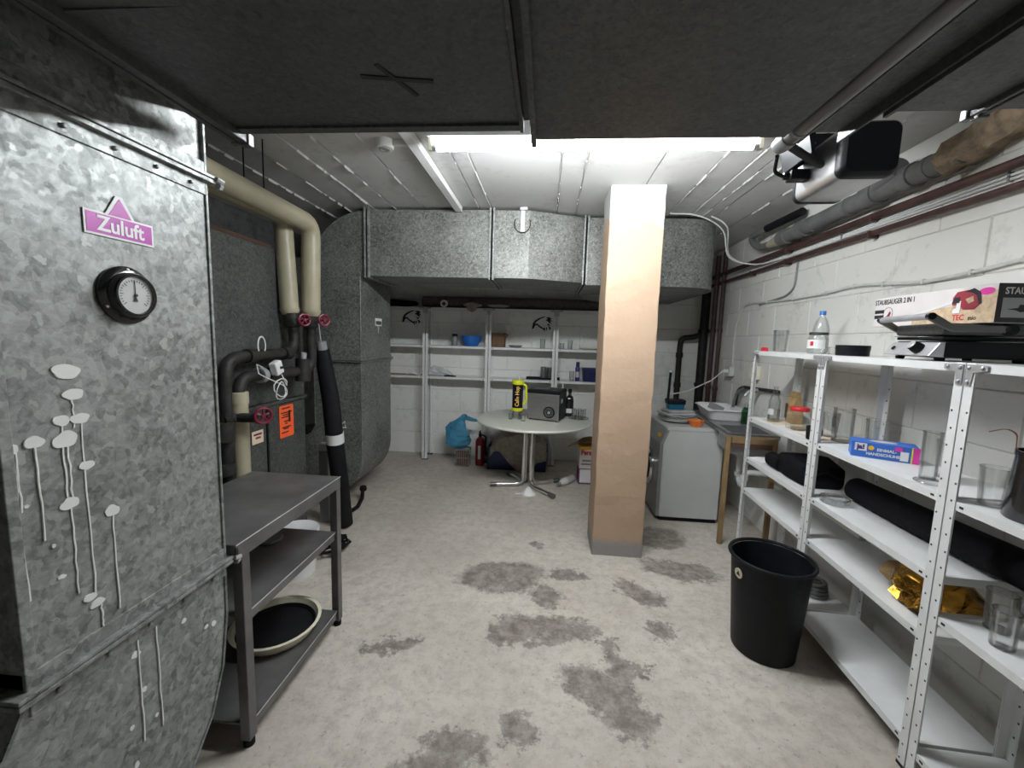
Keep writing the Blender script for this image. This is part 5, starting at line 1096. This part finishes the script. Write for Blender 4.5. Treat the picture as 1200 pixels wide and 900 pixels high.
q = MB(); q._add(vs, [(j*(gx+1)+i, j*(gx+1)+i+1, (j+1)*(gx+1)+i+1, (j+1)*(gx+1)+i) for j in range(gy) for i in range(gx)])
o_ = q.build('drape', 'blanket', T, True); md = o_.modifiers.new('s', 'SOLIDIFY'); md.thickness = .012
q = MB(); rng = random.Random(3); q.tube([(-.1+.09*math.cos(k*.5), -.1+.02*math.sin(k), .47+.05*math.sin(k*.5)) for k in range(12)], .028, 8); q.build('rolled_fold', 'blanket', T, True)
T = thing('detergent_carton', 'tall detergent carton with red lettering behind the pillar', 'box', (.53, 4.56, 0), .05)
q = MB(); q.box(-.13, .13, -.08, .08, 0, .42); q.build('carton', 'box_white', T, bevel=.003)
q = MB(); q.box(-.1305, .1305, -.0815, -.079, .0, .18); q.box(-.1315, -.1295, -.08, .08, 0, .18); q.build('purple_print', 'lilac', T)
q = MB(); q.box(-.12, .03, -.083, -.0815, .02, .17); q.build('white_panel', 'white_paper', T)
q = MB(); q.box(-.133, .133, -.083, .083, .395, .43); q.build('lid_band', 'amber', T, bevel=.004)
text('Persil', .075, 'red', T, 'lettering', frame((-.045, -.0825, .36), (1, 0, 0), (0, 0, 1)), .003, .85)
q = MB(); q.box(-.1, .02, -.0822, -.08, .26, .28); q.box(-.11, .02, -.0822, -.08, .22, .24); q.pieces('small_print', 'grey_plastic', T)
T = thing('brown_bag', 'dark brown crumpled bag on the detergent carton', 'bag', (.52, 4.56, .431)); rng = random.Random(15)
q = MB(); loft(q, [[(u, math.cos(2*PI*k/10)*.07*rng.uniform(.7, 1.1), max(.001, .04*h+math.sin(2*PI*k/10)*.045*h*rng.uniform(.7, 1.2))) for k in range(10)] for u, h in ((-.13, .5), (-.08, 1.1), (0, 1.3), (.08, .9), (.12, .4))]); q.build('bag_body', 'brown_carton', T)
q = MB(); q.tube([(-.12, 0, .03), (-.2, -.02, .0), (-.25, -.03, -.03)], [.02, .01, .004], 6); q.build('twisted_end', 'kraft', T, True)
T = thing('white_bottle', 'white plastic bottle lying on the floor by the detergent carton', 'bottle', (.27, 4.45, .042), math.atan2(-.3, -.21)-PI/2)
q = MB(); q.lathe([(.03, -.13), (.041, -.12), (.041, .06), (.03, .1), (.016, .12), (.015, .135)], 22, axis='y'); q.build('bottle_body', 'white_plastic', T, True)
q = MB(); q.lathe([(.019, .13), (.02, .165), (.016, .17)], 16, axis='y'); q.build('cap', 'grey_plastic', T, True)
q = MB(); q.lathe([(.0416, -.08), (.0416, .02)], 22, axis='y', cap=False); q.build('label_band', 'shelf_grey_white', T, True)
T = thing('paper_funnel', 'small white paper cone on the floor under the round table', 'paper', (-.135, 4.095, 0))
q = MB(); q.lathe([(.075, 0), (.05, .025), (.012, .075), (.008, .075), (.045, .023), (.07, 0)], 14, cap=False); q.build('cone', 'white_paper', T, True)
q = MB(); q.tube([(-.05, -.01, .008), (-.1, -.03, .006), (-.13, -.035, .005)], .006, 6); q.build('torn_tip', 'white_paper', T, True)

# ================================================================ washing machine and what stands on it
T = thing('washing_machine', 'white washing machine with dark front beside the sink', 'washing machine', (1.03, 3.65, 0))
q = MB(); q.prism([(.03, .035), (.03, .7), (.075, .83), (.54, .83), (.54, .035)], 'y', 0, .59); q.build('body', 'white_enamel', T, bevel=.006)
q = MB(); q.prism([(.055, .83), (.545, .83), (.545, .862), (.07, .862), (.055, .85)], 'y', -.003, .593); q.build('worktop', 'white_enamel', T, bevel=.004)
q = MB(); q.prism([(.0, .04), (.03, .035), (.03, .69), (0, .69)], 'y', .004, .586); q.build('front_panel', 'grey_plastic', T, bevel=.004)
q = MB(); q.prism([(0, .695), (.03, .695), (.075, .83), (.05, .83)], 'y', .004, .586); q.build('control_panel', 'grey_plastic', T, bevel=.003)
q = MB(); q.lathe([(.17, .0), (.17, -.02), (.15, -.035), (.12, -.03)], 36, (0, .3, .42), 'x'); dr = q.build('door', 'chrome', T, True)
q = MB(); q.lathe([(.122, -.03), (.1, -.045), (0, -.05)], 30, (0, .3, .42), 'x', cap=False); q.build('door_glass', 'black_gloss', dr, True)
q = MB(); q.M = frame((.022, .11, .765), (0, -1, 0), (.35, 0, .94)); q.prism([(.05*math.cos(k*PI/9), .022*math.sin(k*PI/9)) for k in range(18)], 'z', 0, .003); q.M = None; q.build('energy_sticker', 'amber', T)
q = MB(); q.prism([(.045, .05), (.055, .05), (.055, .69), (.1, .815), (.53, .815), (.53, .82), (.095, .82), (.045, .695)], 'y', -.0015, .0); q.build('side_crease', 'shelf_grey_white', T)
q = MB(); q.box(.04, .53, .01, .58, 0, .035); q.build('plinth', 'black_rubber', T)
ZW = .8625
T = thing('plate_stack', 'stack of grey and white plates on the washing machine', 'plates', (1.245, 3.95, ZW))
for k, (r_, m_) in enumerate(((.165, 'white_plastic'), (.16, 'cream_plastic'), (.165, 'grey_plastic'), (.155, 'white_plastic'))):
    z = .013*k; q = MB(); q.lathe([(r_*.6, z), (r_*.95, z+.022), (r_, z+.024), (r_*.98, z+.028), (r_*.6, z+.006), (0, z+.006)], 34, cap=False); q.build('plate', m_, T, True)
T = thing('lid_stack', 'grey rectangular plastic lids on top of the plate stack', 'lids', (1.245, 3.95, ZW+.068), .2)
for k in range(2):
    q = MB(); loft(q, [[(x+.01*k, y, z+.022*k) for x, y in rr(w, w*.7, .03)] for z, w in ((0, .15-.02*k), (.012, .155-.02*k), (.014, .14-.02*k), (.02, .135-.02*k))]); q.build('lid', 'box_grey', T, True)
T = thing('teal_box', 'teal plastic tub with black rim standing on the lids', 'tub', (1.235, 3.98, ZW+.1125))
q = MB(); loft(q, [[(x, y, z) for x, y in rr(w, w*.7, .015)] for z, w in ((0, .07), (.055, .078))]); q.build('tub_body', 'teal_plastic', T, True)
q = MB(); loft(q, [[(x, y, z) for x, y in rr(w, w*.72, .015)] for z, w in ((.05, .082), (.085, .084), (.09, .08))]); q.build('black_rim', 'black_plastic', T, True)
q = MB(); q.box(.005, .025, -.01, .01, .085, .11); q.build('lid_knob', 'black_plastic', T, bevel=.003)
q = MB(); q.tube([(-.07, .0, .06), (-.062, .0, .345)], .012, 12); q.build('upright_handle', 'black_plastic', T, True)
q = MB(); q.tube([(-.062, .0, .345), (-.0615, .0, .365)], .012, 12); q.build('handle_tip', 'white_plastic', T, True)
T = thing('orange_bowl', 'small orange plastic bowl on the washing machine', 'bowl', (1.352, 3.733, ZW))
q = MB(); q.lathe([(.045, 0), (.05, .003), (.068, .05), (.07, .05), (.07, .055), (.065, .055), (.048, .006), (0, .006)], 10, cap=False); q.lathe([(0, 0), (.045, 0)], 10, cap=False); q.build('bowl_body', 'orange_plastic', T)
q = MB(); q.tube([(.069*math.cos(k*PI/5), .069*math.sin(k*PI/5), .053) for k in range(11)], .003, 6, cap=False); q.build('rim', 'orange_plastic', T)

# ================================================================ sink
SZ = .91; RS_ = -math.atan(.1)
T = thing('sink_unit', 'stainless steel sink with drainer on a rough wooden frame', 'sink', (1.425, 3.27, 0), RS_)
SD, SL = .38, 1.12
q = MB(); q.box(0, SD, .36, SL, SZ-.012, SZ); q.box(0, .045, 0, .36, SZ-.012, SZ); q.box(SD-.045, SD, 0, .36, SZ-.012, SZ); q.box(.045, SD-.045, 0, .04, SZ-.012, SZ)
q.box(0, .004, 0, SL, SZ-.03, SZ); q.box(0, SD, 0, .004, SZ-.03, SZ); q.build('sink_top', 'steel', T)
q = MB(); x0, x1, y0, y1, zb = .043, SD-.043, .038, .362, SZ-.17
q.box(x0, x0+.003, y0, y1, zb, SZ-.002); q.box(x1-.003, x1, y0, y1, zb, SZ-.002); q.box(x0, x1, y0, y0+.003, zb, SZ-.002); q.box(x0, x1, y1-.003, y1, zb, SZ-.002); q.box(x0, x1, y0, y1, zb, zb+.003); q.build('bowl', 'steel', T)
q = MB(); q.lathe([(.028, zb+.003), (.028, zb+.007), (.015, zb+.005)], 18, (.19, .23, 0)); q.build('drain', 'zinc', T, True)
for k in range(7):
    q = MB(); q.box(.06+.04*k, .066+.04*k, .48, SL-.05, SZ, SZ+.003); q.build('drainer_rib', 'steel', T)
for x, y in ((.0, .0), (SD-.045, .0), (SD-.045, SL-.05)):
    q = MB(); q.box(x, x+.034, y-.002, y+.034, 0, SZ-.013); q.build('leg', 'wood', T, bevel=.003)
q = MB(); q.box(.042, SD-.045, -.001, .03, SZ-.075, SZ-.013); q.build('front_apron', 'wood', T, bevel=.003)
q = MB(); q.box(.042, SD-.045, .005, .035, SZ-.115, SZ-.076); q.build('lower_rail', 'wood_dark', T, bevel=.003)
q = MB(); q.tube(fillet([(.19, .23, zb), (.19, .23, zb-.25), (.19, .16, zb-.30), (.19, .10, zb-.25), (.19, .10, zb-.16), (.3, .1, zb-.16), (.4, .1, zb-.16)], .05, 6), .022, 14); q.build('siphon', 'white_plastic', T, True)
q = MB(); q.tube([(.19, .23, zb-.02), (.19, .23, zb-.06)], .034, 16); q.tube([(.19, .23, zb-.2), (.19, .23, zb-.23)], .032, 16); q.tube([(.19, .1, zb-.22), (.19, .1, zb-.19)], .03, 16); q.pieces('siphon_nut', 'white_plastic', T, True)
T = thing('dish_rack', 'white plastic dish rack with wavy rim on the drainer', 'dish rack', (1.66, 4.0, SZ+.0075), RS_)
q = MB(); n_ = 40; rings = []
for z, w, d in ((0, .13, .2), (.06, .15, .225), (.115, .165, .24), (.12, .175, .25), (.113, .18, .255)):
    R2 = rr(w, d, .05, 9); rings.append([(x, y, z+(.03*math.cos(4*math.atan2(y/d, x/w)) if z > .06 else 0)) for x, y in R2])
n = len(rings[0]); q._add([p for r_ in rings for p in r_], [(i*n+k, i*n+(k+1) % n, (i+1)*n+(k+1) % n, (i+1)*n+k) for i in range(len(rings)-1) for k in range(n)]+[tuple(range(n))])
o_ = q.build('basket', 'white_plastic', T, True); md = o_.modifiers.new('s', 'SOLIDIFY'); md.thickness = .004
for k in range(6):
    q = MB(); q.tube([(-.12, -.17+.068*k, .012), (0, -.17+.068*k, .06), (.12, -.17+.068*k, .012)], .004, 6); q.build('plate_rib', 'white_plastic', T, True)
q = MB(); q.M = Matrix.Translation((-.05, .0, .055)) @ Matrix.Rotation(.4, 4, 'Y'); q.box(-.07, .07, -.005, .005, 0, .06); q.build('cutlery_divider', 'grey_plastic', T)
T = thing('soap_bottle', 'dark green dish soap bottle on the sink edge', 'bottle', (1.72, 3.5, SZ+.001))
T.location = (1.75, 3.69, SZ+.001)
q = MB(); loft(q, [[(x, y, z) for x, y in rr(w, w*.6, w*.3)] for z, w in ((0, .03), (.005, .033), (.11, .033), (.14, .022), (.15, .014))]); q.build('bottle_body', 'glass_green', T, True)
q = MB(); q.lathe([(.015, .148), (.016, .17), (.008, .185)], 14); q.build('cap', 'grey_plastic', T, True)
